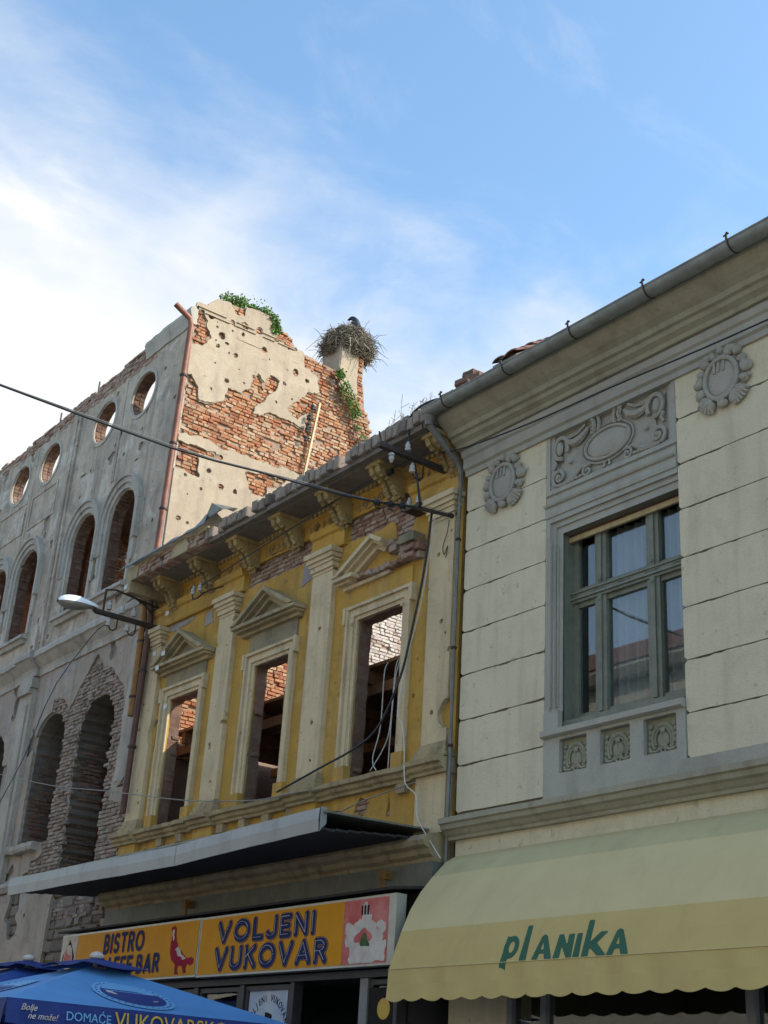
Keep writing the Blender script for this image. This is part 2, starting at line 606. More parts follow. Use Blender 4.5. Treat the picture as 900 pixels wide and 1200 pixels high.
M['tanwood'] = simple('tan_wood', (.50, .38, .20), .6, 0, .25, 9, .1, grime=(.2, .13, .07))
M['glass'] = glassmat('window_glass', (.9, .93, .92), .03)
M['darkglass'] = glassmat('shop_glass', (.7, .74, .74), .02)
M['curtain'] = simple('net_curtain', (.22, .235, .25), .9, 0, .15, 3, 0)
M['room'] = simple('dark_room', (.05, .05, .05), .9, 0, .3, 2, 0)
M['gutter'] = simple('weathered_zinc', (.27, .28, .255), .55, .25, .3, 5, .15, grime=(.16, .14, .115), gamt=.5)
M['zincpipe'] = simple('grey_pipe', (.19, .19, .175), .5, .2, .3, 8, .1, grime=(.13, .11, .09))
M['rustpipe'] = simple('rusty_pipe', (.17, .055, .03), .6, .1, .4, 5, .25, c2=(.26, .10, .055), grime=(.07, .035, .03), gamt=.8)
M['ochrepipe'] = simple('ochre_pipe', (.33, .155, .035), .55, .1, .35, 8, .2, grime=(.16, .07, .03), gamt=.6)
M['brownpipe'] = simple('brown_pipe', (.12, .05, .04), .5, .1, .35, 8, .2, grime=(.06, .035, .03), gamt=.6)
M['sheetmetal'] = simple('grey_sheet_metal', (.34, .35, .345), .5, .3, .3, 2.2, .12, c2=(.30, .31, .31), grime=(.20, .19, .175), gamt=.5)
M['sheetgreen'] = simple('green_grey_sheet', (.22, .23, .20), .5, .2, .35, 4, .2, grime=(.10, .095, .075), gamt=.6)
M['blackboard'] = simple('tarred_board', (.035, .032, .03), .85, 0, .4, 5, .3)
M['iron'] = simple('dark_iron', (.035, .03, .028), .6, .3, .4, 14, .3, c2=(.07, .04, .03))
M['cable'] = simple('black_cable', (.018, .018, .022), .55, 0, .2, 10, 0)
M['wire'] = simple('grey_wire', (.24, .235, .21), .5, 0, .3, 10, 0)
M['whitewire'] = simple('white_wire', (.62, .60, .55), .5, 0, .15, 10, 0)
M['ceramic'] = simple('white_ceramic', (.46, .46, .44), .25, 0, .12, 12, 0, grime=(.3, .28, .25))
M['lampshell'] = simple('grey_lamp_shell', (.80, .82, .83), .35, 0, .15, 6, .05)
M['lampglass'] = simple('clouded_lamp_glass', (.30, .285, .25), .3, 0, .35, 9, 0)
M['tile'] = brickmat('roof_tile', [(0, (.17, .075, .05)), (.5, (.27, .12, .075)), (1, (.33, .17, .11))], (.2, .15, .12), .4, 17)
M['timber'] = simple('shuttering_timber', (.34, .19, .10), .75, 0, .4, 6, .3, c2=(.25, .125, .06))
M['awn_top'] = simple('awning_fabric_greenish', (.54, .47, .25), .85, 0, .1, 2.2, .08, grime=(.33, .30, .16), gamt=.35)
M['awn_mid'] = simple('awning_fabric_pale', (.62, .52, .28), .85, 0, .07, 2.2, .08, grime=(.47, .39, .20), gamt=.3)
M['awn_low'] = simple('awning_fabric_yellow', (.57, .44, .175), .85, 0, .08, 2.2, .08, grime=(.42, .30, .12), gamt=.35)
M['green_letter'] = simple('green_print', (.012, .105, .05), .6, 0, .15, 8, 0)
M['sign_orange'] = simple('orange_sign_face', (.66, .29, .010), .6, 0, .1, 3, 0, grime=(.50, .21, .01), gamt=.3, spec=.15)
M['sign_edge'] = simple('sign_alu_edge', (.42, .42, .38), .4, .4, .2, 6, 0)
M['navy'] = simple('navy_print', (.022, .035, .12), .75, 0, .15, 8, 0, spec=.12)
M['paleprint'] = simple('pale_print', (.58, .55, .46), .75, 0, .12, 8, 0, spec=.12)
M['redprint'] = simple('crimson_print', (.36, .02, .045), .75, 0, .25, 9, 0, spec=.12)
M['pinkred'] = simple('faded_red_print', (.50, .11, .10), .75, 0, .3, 5, 0, c2=(.58, .22, .2), spec=.12)
M['whiteprint'] = simple('white_print', (.62, .58, .52), .75, 0, .15, 8, 0, c2=(.5, .42, .38), spec=.12)
M['greenprint'] = simple('moss_print', (.1, .15, .07), .75, 0, .4, 12, 0, spec=.12)
M['blackprint'] = simple('black_print', (.025, .022, .022), .75, 0, .2, 8, 0, spec=.12)
M['skyprint'] = simple('pale_blue_print', (.42, .52, .68), .75, 0, .2, 3, 0, c2=(.68, .71, .75), spec=.12)
M['shopframe'] = simple('dark_shop_frame', (.045, .042, .045), .5, 0, .3, 8, .05)
M['greyframe'] = simple('grey_shop_frame', (.22, .225, .23), .5, 0, .2, 6, .05)
M['facia'] = simple('grey_green_fascia', (.18, .185, .155), .6, 0, .3, 4, .1, grime=(.09, .085, .07), gamt=.5)
M['blue_light'] = simple('light_blue_canvas', (.10, .30, .62), .75, 0, .12, 2, .06)
M['blue_dark'] = simple('navy_canvas', (.012, .035, .20), .75, 0, .15, 2, .06)
M['blue_mid'] = simple('royal_blue_canvas', (.018, .07, .30), .75, 0, .15, 2, .06)
M['skyblue_print'] = simple('sky_blue_print', (.16, .42, .72), .6, 0, .1, 6, 0)
M['gold_print'] = simple('gold_print', (.62, .40, .05), .5, 0, .1, 6, 0)
M['twig'] = simple('dry_twigs', (.22, .18, .13), .9, 0, .4, 9, 0, c2=(.10, .08, .06))
M['straw'] = simple('pale_twigs', (.38, .33, .25), .9, 0, .3, 9, 0)
M['nestcore'] = simple('nest_inner_mass', (.085, .07, .05), .95, 0, .5, 14, .6)
M['plumage'] = simple('blue_black_plumage', (.010, .011, .02), .5, 0, .3, 12, .1)
M['breast'] = simple('brown_plumage', (.33, .22, .15), .8, 0, .4, 20, .2)
M['leaf'] = simple('leaf_green', (.16, .27, .045), .55, 0, .5, 6, 0, c2=(.06, .13, .025))
M['leaf_dry'] = simple('dry_stalk', (.30, .23, .17), .85, 0, .3, 8, 0)
M['asphalt'] = simple('asphalt', (.055, .055, .055), .9, 0, .3, 2, .3)
M['paving'] = simple('concrete_paving', (.26, .25, .235), .85, 0, .2, 1.5, .2)
M['kerb'] = simple('kerb_stone', (.3, .3, .29), .85, 0, .2, 2, .2)
M['oppwall'] = plaster('opposite_wall_plaster', (.50, .46, .38), (.45, .41, .34), (.33, .3, .25), (.26, .24, .2), .4, .3, .1, .2, seed=30)
M['opproof'] = simple('opposite_brown_tiles', (.20, .10, .07), .8, 0, .3, 3, .2)
M['paper'] = simple('white_paper_label', (.66, .66, .64), .6, 0, .05, 5, 0)

# ------------------------------------------------------------------ ground and street
def ground():
    b = MB(); b.box(-700, 500, -500, 700, -.3, -.012); tag(b.build('ground', M['asphalt']), 'grey ground reaching to the horizon', kind='structure')
    b = MB(); b.box(-120, 60, -2.0, 3.8, -.2, 0.0); tag(b.build('road', M['asphalt']), 'asphalt street between the two rows of houses', kind='structure')
    b = MB(); b.box(-120, 60, 3.98, 9.6, -.2, .12); b.box(-120, 60, -4.2, -2.18, -.2, .12)
    tag(b.build('pavement', M['paving']), 'concrete pavement in front of the shops', kind='structure')
    b = MB()
    for y in (3.8, -2.18):
        for k in range(90):
            b.box(-120 + k * 2, -118.01 + k * 2, y + .002, y + .178, -.2, .125)
    tag(b.build('kerb', M['kerb']), 'stone kerb along the pavement', kind='structure')


ground()


def brick_cells(u0, u1, v0, v1, mask, seed=0, course=.063, L=.185, H=.10, miss=.0, gap=.010):
    rng = random.Random(seed)
    out = []
    n = int((v1 - v0) / course)
    for j in range(n):
        vc = v0 + (j + .5) * course
        w0 = L if j % 2 == 0 else H
        u = u0 - rng.uniform(0, w0) * .5 - (j % 4) * .04
        while u < u1:
            w = w0 if rng.random() > .18 else (H if w0 == L else L)
            uc = u + w / 2
            u += w
            if uc - w / 2 < u0 - .02 or uc + w / 2 > u1 + .02:
                continue
            if mask(uc, vc) and rng.random() > miss:
                out.append((uc, vc, w - gap, course - gap))
    return out


# ------------------------------------------------------------------ ruined building
ruin = thing('ruined_building', 'roofless ruined building with arched windows, round openings and bare orange brick side wall', 'building', (-18.2, 9.0, 0))

OCULI = [(-19.85, 13.29), (-21.4, 13.29), (-23.83, 13.29), (-25.32, 13.29), (-27.8, 13.29), (-29.3, 13.29)]
UARCH = [-19.96, -21.48, -23.98, -25.5, -27.9, -29.4]
LARCH = [(-19.75, .64, 4.3, 6.92), (-21.55, .55, 5.34, 7.04), (-24.05, .55, 5.34, 7.04), (-25.6, .55, 5.34, 7.04), (-28.1, .55, 5.34, 7.04)]
XL = -30.2


def top_line(u):
    base = np.where(u > -19.2, 14.42, np.where(u > -20.9, 14.33, np.where(u > -23.1, 14.24, 14.16)))
    return base + .05 * fbm(u * 2.2, u * 0, 3)


def upper_sdf(U, V):
    f = top_line(U) - V
    for cx, cz in OCULI:
        f = np.minimum(f, -sd_circ(U, V, cx, cz, .465, .43))
    for cx in UARCH:
        f = np.minimum(f, -sd_arch(U, V, cx, .49, 9.5, 10.88))
    return f


def lower_sdf(U, V, infl=0.0, amp=.045):
    f = np.full(U.shape, 9.0)
    for k, (cx, hw, z0, zs) in enumerate(LARCH):
        a = (.075 if k == 0 else amp * .6)
        tooth = a * np.sign(np.sin(V * 2 * math.pi / .154 + 7 * np.floor(U))) * .35
        n = a * fbm(U * 2.3, V * 3.1, 11) + tooth
        f = np.minimum(f, -(sd_arch(U, V, cx, hw, z0, zs) + n + infl))
    return f


def ruin_facade():
    up = MB()
    up.sheet(lambda U, V: upper_sdf(U, V), XL, -18.28, 8.4, 14.6, .05, FY, 9.03, 9.25, 0, 1, True)
    up.build('upper_wall', [M['mortar_dark'], M['brick_red']], ruin)
    lo = MB()
    lo.sheet(lambda U, V: lower_sdf(U, V), XL, -18.28, 0.0, 8.41, .05, FY, 9.035, 9.58, 0, 1, True)
    lo.build('lower_wall', [M['mortar_dark'], M['rubble_core']], ruin)
    # plaster skins
    def up_plaster(U, V):
        f = upper_sdf(U, V) + .012
        f = np.minimum(f, 13.96 + .05 * fbm(U * 1.6, V * 0, 21) + np.where(U > -19.7, .4, 0) - V)
        for (x, z, r) in [(-18.55, 12.7, .05), (-20.75, 12.55, .05), (-22.0, 11.9, .04), (-20.3, 12.2, .05), (-18.9, 11.9, .035), (-22.95, 9.65, .09), (-22.85, 9.95, .12), (-20.65, 12.0, .035), (-18.75, 10.4, .04), (-22.4, 9.2, .05), (-23.1, 9.15, .05), (-21.0, 13.75, .06), (-19.1, 13.5, .04)]:
            f = np.minimum(f, -(sd_circ(U, V, x, z, r) + .03 * fbm(U * 14, V * 14, 5)))
        ch = fbm(U * 2.1, V * 2.1, 31, 4)
        f = np.minimum(f, (.46 - ch) * .3)
        return f
    p = MB(); p.sheet(up_plaster, XL, -18.242, 8.72, 14.5, .04, FY, 9.0, 9.032, 0)
    p.build('upper_plaster', M['ruin_front'], ruin)
    bare = lambda U, V: (
        np.maximum.reduce([
            .95 - np.abs(U + 20.05) - np.maximum(0, V - 7.35) * .9 - np.where(U > -19.3, np.where(V > 5.9, .55, -.3), 0),
            sd_arch(U, V, -19.75, .98, 3.5, 7.0) * 1.0,
            sd_arch(U, V, -21.5, .72, 5.2, 7.05) - np.where(U < -21.6, .25, 0),
            sd_rect(U, V, -19.9, -18.2, 4.0, 5.75), sd_rect(U, V, -21.5, -18.2, 4.0, 5.1),
            sd_rect(U, V, -24.6, -23.0, 5.0, 7.2) - .3])
        + .22 * fbm(U * 1.7, V * 1.7, 41, 4))
    def low_plaster(U, V):
        f = np.minimum(lower_sdf(U, V, .03), -bare(U, V))
        ch = fbm(U * 1.4, V * 1.4, 51, 4)
        return np.minimum(f, (.42 - ch) * .3)
    p = MB(); p.sheet(low_plaster, XL, -18.242, 4.72, 8.72, .04, FY, 8.985, 9.036, 0)
    p.build('lower_plaster', M['ruin_low'], ruin)
    return bare


bare_low = ruin_facade()

SIDE = dict(
    main=[(8.9, 12.45), (9.2, 12.47), (9.58, 12.62), (9.82, 12.78), (9.84, 13.05), (10.11, 13.04), (10.3, 13.23), (10.31, 13.5), (10.51, 13.47), (10.55, 13.35), (10.68, 13.63), (10.85, 13.6), (10.81, 13.38), (10.63, 13.23), (10.38, 12.89), (10.36, 12.71), (10.68, 12.86), (10.98, 12.86), (11.48, 12.87), (11.57, 13.17), (11.47, 13.31), (11.51, 13.59), (11.75, 13.75), (11.75, 14.06), (11.39, 14.12), (11.33, 14.5), (11.78, 14.6), (13.16, 14.21), (13.3, 12.42), (12.6, 11.9), (12.02, 11.98), (11.51, 11.95), (10.96, 11.96), (10.37, 11.92), (9.88, 11.85), (9.38, 11.92), (8.9, 11.89)],
    b2=[(8.9, 11.71), (9.41, 11.74), (9.89, 11.72), (9.89, 11.64), (9.4, 11.57), (9.42, 11.2), (8.9, 11.22)],
    b3=[(10.35, 11.59), (10.69, 11.64), (11.14, 11.68), (11.01, 11.5), (10.83, 11.47), (10.77, 11.25), (10.5, 11.3)],
    b4=[(11.11, 13.11), (11.25, 13.28), (11.43, 13.42), (11.48, 13.25), (11.31, 13.02)],
    r1=[(8.9, 14.35), (9.14, 14.34), (9.35, 13.93), (9.17, 13.7), (8.9, 13.66)],
    left=[(8.9, 12.97), (9.09, 13.04), (9.25, 12.84), (9.23, 12.61), (9.16, 12.5), (8.9, 12.4)],
    capl=[(10.62, 14.72), (10.78, 14.72), (11.06, 14.68), (11.2, 14.36), (10.98, 14.38), (10.72, 14.48)],
    rough=[(9.7, 14.72), (9.82, 14.6), (9.98, 14.62), (9.98, 14.82), (9.7, 14.82)],
    low=[(9.3, 8.9), (18, 10.4), (18, 0), (8.9, 0), (8.9, 8.6)])
HOLES = [(9.45, 14.25, .025), (9.46, 14.15, .025), (9.68, 14.19, .019), (9.78, 14.21, .025), (9.99, 14.23, .037), (9.47, 13.88, .022), (9.52, 13.79, .034), (9.7, 13.9, .043), (9.76, 13.74, .025), (9.9, 13.75, .04), (9.51, 13.43, .02), (9.78, 13.18, .052), (10.13, 13.28, .031), (9.5, 12.91, .025), (9.76, 14.37, .056), (10.01, 14.42, .068), (10.32, 14.45, .08), (9.57, 14.02, .068), (10.46, 14.11, .062), (10.7, 14.42, .056), (11.18, 13.92, .062), (10.96, 13.59, .037), (10.84, 13.15, .034), (11.16, 13.34, .025), (9.32, 14.3, .049), (9.22, 11.14, .037), (9.66, 11.36, .049), (9.55, 10.98, .028), (9.92, 11.14, .056), (10.2, 11.14, .049), (9.2, 10.34, .049), (9.37, 10.29, .031), (9.51, 12.22, .031), (11.45, 13.85, .043), (10.42, 13.49, .068), (9.77, 13.17, .045), (9.4, 13.3, .015), (10.0, 13.5, .015), (11.0, 13.9, .018), (10.6, 13.95, .015), (9.3, 10.8, .018), (9.8, 10.6, .015)]


def side_top(u):
    p = [(8.9, 14.47), (9.22, 14.5), (9.26, 14.6), (9.42, 14.74), (9.83, 14.8), (10.3, 14.86), (10.62, 14.86), (10.78, 14.7), (11.04, 14.66), (11.17, 14.42), (11.72, 14.38), (12.1, 14.36), (12.76, 14.33), (12.79, 13.85), (12.97, 13.6), (13.02, 13.2), (13.1, 12.6), (13.3, 12.35), (16.8, 12.1)]
    xs, ys = zip(*p)
    return np.interp(u, xs, ys)


def side_sdf(U, V):
    return side_top(U) + .035 * fbm(U * 5, V * 5, 61) - V


def side_bare(U, V):
    f = np.full(U.shape, -9.0)
    for k, pl in SIDE.items():
        f = np.maximum(f, sd_poly(U, V, pl))
    f = np.maximum(f, np.where(V < 13.0, U - 12.75, -1))
    return f + np.where(f > -.5, .085 * fbm(U * 4.5, V * 4.5, 62, 5) + .03 * fbm(U * 14, V * 14, 64, 3) + .02, 0)


RED_BRICKS = []     # (frame, material, uc, vc, w, h, depth front, size in view)


def ruin_side():
    w = MB()
    w.sheet(side_sdf, 9.045, 16.8, 0.0, 15.0, .06, FX, 18.262, 18.62, 0, 1, True)
    w.build('side_wall', [M['mortar'], M['brick_lit']], ruin)
    def pl(U, V):
        f = np.minimum(side_sdf(U, V) - .01, -side_bare(U, V))
        for y, z, r in HOLES:
            f = np.minimum(f, -(sd_circ(U, V, y, z, r * 1.05) + .03 * fbm(U * 15, V * 15, 63, 3)))
        # broken groove lines of the old string courses
        for z0, a, b_ in ((14.07, 9.35, 11.4), ):
            f = np.minimum(f, np.maximum(np.abs(V - z0 - .02 * (U - 9.3) + .006 * fbm(U * 6, V * 0, 67)) - .009, np.maximum(a - U, U - b_) + .12 * fbm(U * 3, V * 0, 68)))
        return np.minimum(f, 12.9 - U + .1)
    p = MB(); p.sheet(pl, 9.0, 13.2, 8.6, 15.0, .028, FX, 18.2, 18.24, 0)
    p.build('side_plaster', M['ruin_side'], ruin)
    def uc(U, V):
        return pl(U, V) + .012 + .05 * np.maximum(0, fbm(U * 3, V * 3, 69, 3))
    p = MB(); p.sheet(uc, 9.05, 13.2, 8.6, 15.0, .028, FX, 18.216, 18.25, 0)
    p.build('side_undercoat', M['undercoat'], ruin)
    hm = lambda u, v: any((u - y) ** 2 + (v - z) ** 2 < (r + .09) ** 2 for y, z, r in HOLES)
    # shallow ledge courses
    l = MB()
    for z, a, b_ in ((14.40, 9.03, 9.62), (14.41, 9.84, 10.22), (14.43, 10.36, 10.9), (14.32, 9.2, 9.7), (14.33, 9.8, 10.25), (14.35, 10.42, 10.66), (14.36, 10.75, 11.12)):
        l.prism([(a, z), (b_, z + .004), (b_, z + .02), (a, z + .016)], FX, 18.178, 18.205)
    l.build('ledge', M['ruin_side'], ruin)
    for uc, vc, w_, h_ in brick_cells(9.02, 13.15, 10.2, 14.9, lambda u, v: (hm(u, v) or float(side_bare(np.array(u), np.array(v))) > -.05) and v < float(side_top(u)) - .03 and float(fbm(np.array(u * 2.2), np.array(v * 4.0), 77, 3)) < .52, 5, miss=.03):
        d = 18.232 + random.uniform(-.014, .012) + (.022 if random.random() < .16 else 0)
        RED_BRICKS.append((FX, 'brick_lit', uc, vc, w_, h_, d, 1.0))
    # the same wall seen through the neighbour's windows
    for uc, vc, w_, h_ in brick_cells(9.4, 14.6, 6.4, 10.2, lambda u, v: v > 6.2 + (u - 9.5) * .5 and v < 8.2 + (u - 9.5) * .6, 6, miss=.02):
        RED_BRICKS.append((FX, 'brick_white' if uc > 12.6 else 'brick_lit', uc, vc, w_, h_, 18.225 + random.uniform(-.015, .012), .8))


ruin_side()

# front facade bricks: bare patches and the course along the top
for uc, vc, w_, h_ in brick_cells(-22.6, -18.25, 4.0, 8.2, lambda u, v: float(bare_low(np.array(u), np.array(v))) > -.04 and float(lower_sdf(np.array(u), np.array(v))) > .02, 8, miss=.05):
    RED_BRICKS.append((FY, 'brick_grey', uc, vc, w_, h_, 9.0 + random.uniform(-.012, .016), .75))
for uc, vc, w_, h_ in brick_cells(XL, -19.5, 13.9, 14.36, lambda u, v: v < float(top_line(np.array(u))) + .03, 9, miss=.06):
    RED_BRICKS.append((FY, 'brick_pink', uc, vc, w_, h_, 8.995 + random.uniform(-.014, .012), .55))


def place_bricks(root, items, limit, name='brick'):
    """the largest ones in view as single objects sharing a few meshes, the rest joined"""
    cx = Vector((0, 0, 1.6))
    def size(it):
        fr, mt, uc, vc, w, h, d, k = it
        return k * w / (Vector(fr(uc, vc, d)) - cx).length
    items = sorted(items, key=size, reverse=True)
    lib, rest = {}, {}
    n = 0
    for it in items:
        fr, mt, uc, vc, w, h, d, k = it
        full = abs(w - .175) < .003 or abs(w - .09) < .003
        if n < limit and full:
            key = (fr is FX, round(w, 3), round(h, 3), mt, n % 3)
            if key not in lib:
                b = MB(); b.brick(fr, 0, 0, w, h, 0, .07)
                me = bpy.data.meshes.new(name)
                me.from_pydata(b.v, [], b.f)
                me.materials.append(M[mt])
                lib[key] = me
            o = bpy.data.objects.new(name, lib[key])
            o.location = Vector(fr(uc, vc, d)) - WL[root.name]
            o.parent = root
            COL.objects.link(o)
            WL[o.name] = WL[root.name]
            n += 1
        else:
            rest.setdefault(mt, MB()).brick(fr, uc, vc, w, h, d, d + .06, 0, random.random())
    for mt, b in rest.items():
        b.build('brickwork', M[mt], root, kind='stuff')


def jamb_bricks(b, x, y0, y1, z0, z1):
    """coursed bricks on a jamb facing +x"""
    for uc, vc, w_, h_ in brick_cells(y0, y1, z0, z1, lambda u, v: True, int(abs(x) * 10), L=.2, H=.13, miss=.04):
        b.brick(FX, uc, vc, w_, h_, -x - .012 + random.uniform(-.01, .006), -x + .03, 0, random.random())


place_bricks(ruin, RED_BRICKS, 300)
jb = MB()
for cx in UARCH[:4]:
    jamb_bricks(jb, cx - .49, 9.05, 9.25, 9.5, 10.9)
jamb_bricks(jb, -20.39, 9.06, 9.58, 4.3, 6.9)
jamb_bricks(jb, -22.1, 9.06, 9.58, 5.34, 7.0)
jb.build('jamb_brickwork', M['brick_red'], ruin, kind='stuff')

# arch soffit and oculus brick rings
vb = MB()
for cx in UARCH[:4]:
    for k in range(20):
        a0, a1 = math.pi * k / 20 + .012, math.pi * (k + 1) / 20 - .012
        for y0, y1 in ((9.04, 9.14), (9.15, 9.245)):
            r = .475 + random.uniform(-.012, .008)
            vb.prism([(cx + r * math.cos(a0), 10.88 + r * math.sin(a0)), (cx + r * math.cos(a1), 10.88 + r * math.sin(a1)), (cx + .52 * math.cos(a1), 10.88 + .52 * math.sin(a1)), (cx + .52 * math.cos(a0), 10.88 + .52 * math.sin(a0))], FY, y0, y1, 0, random.random())
for cx, cz in OCULI[:4]:
    for k in range(34):
        a0, a1 = 2 * math.pi * k / 34 + .012, 2 * math.pi * (k + 1) / 34 - .012
        for y0, y1 in ((9.05, 9.145), (9.155, 9.245)):
            r = random.uniform(-.01, .006)
            P = lambda a, rr: (cx + (.455 + rr) * math.cos(a), cz + (.42 + rr) * math.sin(a))
            vb.prism([P(a0, r), P(a1, r), P(a1, .03), P(a0, .03)], FY, y0, y1, 0, random.random())
vb.build('voussoir_brickwork', M['brick_red'], ruin, kind='stuff')


def ruin_trim():
    # archivolts and jamb strips of the upper arches
    for cx in UARCH[:5]:
        b = MB()
        for r0, r1, d in ((.50, .60, 8.965), (.60, .71, 8.93), (.71, .745, 8.895)):
            n = 26
            pts = lambda r: [(cx + r, 10.25)] + [(cx + r * math.cos(math.pi * k / n), 10.88 + r * math.sin(math.pi * k / n)) for k in range(n + 1)] + [(cx - r, 10.25)]
            o, i = pts(r1), pts(r0)
            b_ = list(range(len(o)))
            for k in range(len(o) - 1):
                b.prism([o[k], o[k + 1], i[k + 1], i[k]], FY, d, 9.005)
        for s in (-1, 1):
            b.box(cx + s * .50, cx + s * .60, 8.968, 9.004, 9.5, 10.25)
            b.box(cx + s * .60, cx + s * .70, 8.95, 9.004, 10.02, 10.25)
            b.prism([(cx + s * .60, 10.02), (cx + s * .70, 10.02), (cx + s * .66, 9.86), (cx + s * .62, 9.86)], FY, 8.955, 9.004)
        b.build('archivolt', M['ruin_trim'], ruin)
        b = MB()
        b.sweepx([(9.1, 9.38), (8.86, 9.38), (8.86, 9.44), (8.88, 9.46), (9.1, 9.5)], cx - .66, cx + .62, seg=8, jit=.006)
        b.sweepx([(9.0, 9.3), (8.93, 9.3), (8.9, 9.38), (9.0, 9.38)], cx - .58, cx + .55)
        b.build('window_sill', M['ruin_trim'], ruin)
    # string course
    prof = [(9.02, 8.42), (8.955, 8.42), (8.95, 8.5), (8.93, 8.56), (8.87, 8.62), (8.80, 8.7), (8.76, 8.72), (8.76, 8.8), (8.79, 8.86), (9.02, 8.9)]
    b = MB(); b.sweepx(prof, XL, -18.3, seg=60, jit=.012); b.build('string_course', M['ruin_trim'], ruin)
    for x0, x1 in ((-22.95, -22.4), (-27.0, -26.45)):
        b = MB()
        b.sweepx([(y - .07, z) for y, z in prof[:-1]] + [(9.0, 8.92)], x0 - .06, x1 + .06)
        for k, (w, zz) in enumerate(((0, 8.4), (.03, 8.3), (-.02, 8.2))):
            b.box(x0 - w, x1 + w, 8.85 - .01 * k, 9.0, zz - .1, zz)
        b.box(x0, x1, 8.9, 9.0, 4.75, 8.12)
        b.box(x0 + .12, x1 - .12, 8.875, 8.9, 4.9, 7.9)
        b.build('pilaster', M['ruin_trim'], ruin)
    # lesenes and frames of the attic storey
    for x0, x1 in ((-22.85, -22.5), (-26.85, -26.5)):
        b = MB(); b.box(x0, x1, 8.955, 9.003, 8.9, 13.95); b.box(x0 + .1, x1 - .1, 8.93, 8.955, 8.9, 13.95); b.build('lesene', M['ruin_front'], ruin)
    for x in (-20.62, -24.58):
        b = MB(); b.box(x - .04, x + .04, 8.985, 9.003, 11.75, 13.9); b.build('panel_strip', M['ruin_front'], ruin)
    for x0, x1 in ((-26.1, -24.7), (-24.45, -23.2)):
        b = MB(); b.rring(x0, x1, 11.95, 12.7, .05, 8.982, 9.003); b.build('panel_frame', M['ruin_front'], ruin)
    for cx, cz in OCULI[:5]:
        b = MB()
        n = 36
        E = lambda a, rr: (cx + (.465 + rr) * math.cos(a), cz + (.43 + rr) * math.sin(a))
        for k in range(n):
            a0, a1 = 2 * math.pi * k / n, 2 * math.pi * (k + 1) / n
            b.prism([E(a0, .0), E(a1, .0), E(a1, .07), E(a0, .07)], FY, 8.982, 9.003)
        b.build('oculus_frame', M['ruin_trim'], ruin)
    # remains of the top cornice near the corner
    b = MB(); b.sweepx([(9.05, 14.02), (8.97, 14.02), (8.95, 14.12), (8.92, 14.2), (8.9, 14.28), (8.92, 14.36), (9.05, 14.4)], -19.9, -18.2, seg=10, jit=.012)
    b.build('top_cornice', M['ruin_trim'], ruin)
    # sill under the lower arch, base band
    b = MB(); b.sweepx([(9.0, 5.18), (8.88, 5.2), (8.86, 5.26), (8.88, 5.33), (9.05, 5.33)], -22.35, -21.25, seg=8, jit=.015); b.build('window_sill', M['ruin_trim'], ruin)
    b = MB(); b.sweepx([(9.05, 4.55), (8.9, 4.57), (8.86, 4.66), (8.9, 4.74), (9.05, 4.76)], XL, -20.4, seg=40, jit=.02); b.build('base_band', M['ruin_low'], ruin)
    # whitish pilaster strip at the corner
    def strip(U, V):
        return sd_rect(U, V, -18.75, -18.24, 5.9, 8.4) + .16 * fbm(U * 3.2, V * 1.6, 71, 4) - .07
    b = MB(); b.sheet(strip, -18.85, -18.22, 5.7, 8.42, .03, FY, 8.955, 8.99); b.build('corner_strip', M['ruin_trim'], ruin)
    # rods on the wall head
    for x, h in ((-22.2, .32), (-23.95, .3), (-21.1, .12)):
        b = MB(); b.tube([(x, 9.1, 14.1), (x - .02, 9.1, 14.25 + h)], .018, 5); b.tube([(x - .08, 9.1, 14.3), (x + .07, 9.1, 14.34)], .016, 5); b.build('iron_rod', M['iron'], ruin)
    # rubble wall below
    b = MB()
    rng = random.Random(4)
    z = 2.2
    while z < 4.55:
        h = rng.uniform(.11, .2)
        x = -27.0
        while x < -18.25:
            w = rng.uniform(.16, .42)
            b.brick(FY, x + w / 2, z + h / 2, w - .02, h - .02, 8.99 + rng.uniform(-.02, .03), 9.05, 0, rng.random(), .02, .014)
            x += w
        z += h
    b.build('rubble_stonework', M['stone'], ruin, kind='stuff')
    def lowskin(U, V):
        return .16 * fbm(U * .9, V * .9, 81, 4) + np.where(U < -20.3, .05, -.03)
    b = MB(); b.sheet(lowskin, XL, -18.3, 2.2, 4.54, .05, FY, 8.95, 9.01); b.build('base_plaster', M['ruin_low'], ruin)
    # inside: cross walls, back wall and broken floors
    b = MB()
    for x in (-22.75, -26.8):
        b.box(x - .15, x + .15, 9.6, 13.2, 0, 12.4)
    b.build('cross_wall', M['brick_lit'], ruin)
    b = MB()
    for uc, vc, w_, h_ in brick_cells(9.6, 13.1, 9.0, 12.3, lambda u, v: v > 9.4, 12, miss=.03):
        b.brick(FX, uc, vc, w_, h_, 22.585 + random.uniform(-.012, .01), 22.62, 0, random.random())
    b.build('cross_wall_brickwork', M['brick_lit'], ruin, kind='stuff')
    b = MB(); b.box(XL, -18.64, 13.2, 13.6, 0, 11.6); b.build('back_wall', M['brick_grey'], ruin)
    b = MB()
    b.box(XL, -18.66, 9.6, 13.18, 8.5, 8.7)
    b.build('floor_slab', M['soffit'], ruin)
    b = MB(); b.box(-22.55, -18.66, 9.4, 11.3, 11.72, 11.95); b.box(-26.6, -22.95, 9.4, 11.3, 11.72, 11.95); b.build('attic_floor', M['soffit'], ruin)
    # downpipes on the corner
    def pipe(pts, r, m, rings=()):
        b = MB(); b.tube(pts, r, 10, 0)
        o = b.build('downpipe', M[m], ruin, smooth=True)
        c = MB()
        for q in rings:
            c.lathe([(r + .014, -.02), (r + .02, 0), (r + .014, .02)], q, 10)
        if rings:
            c.build('pipe_clip', M['iron'], o, smooth=True)
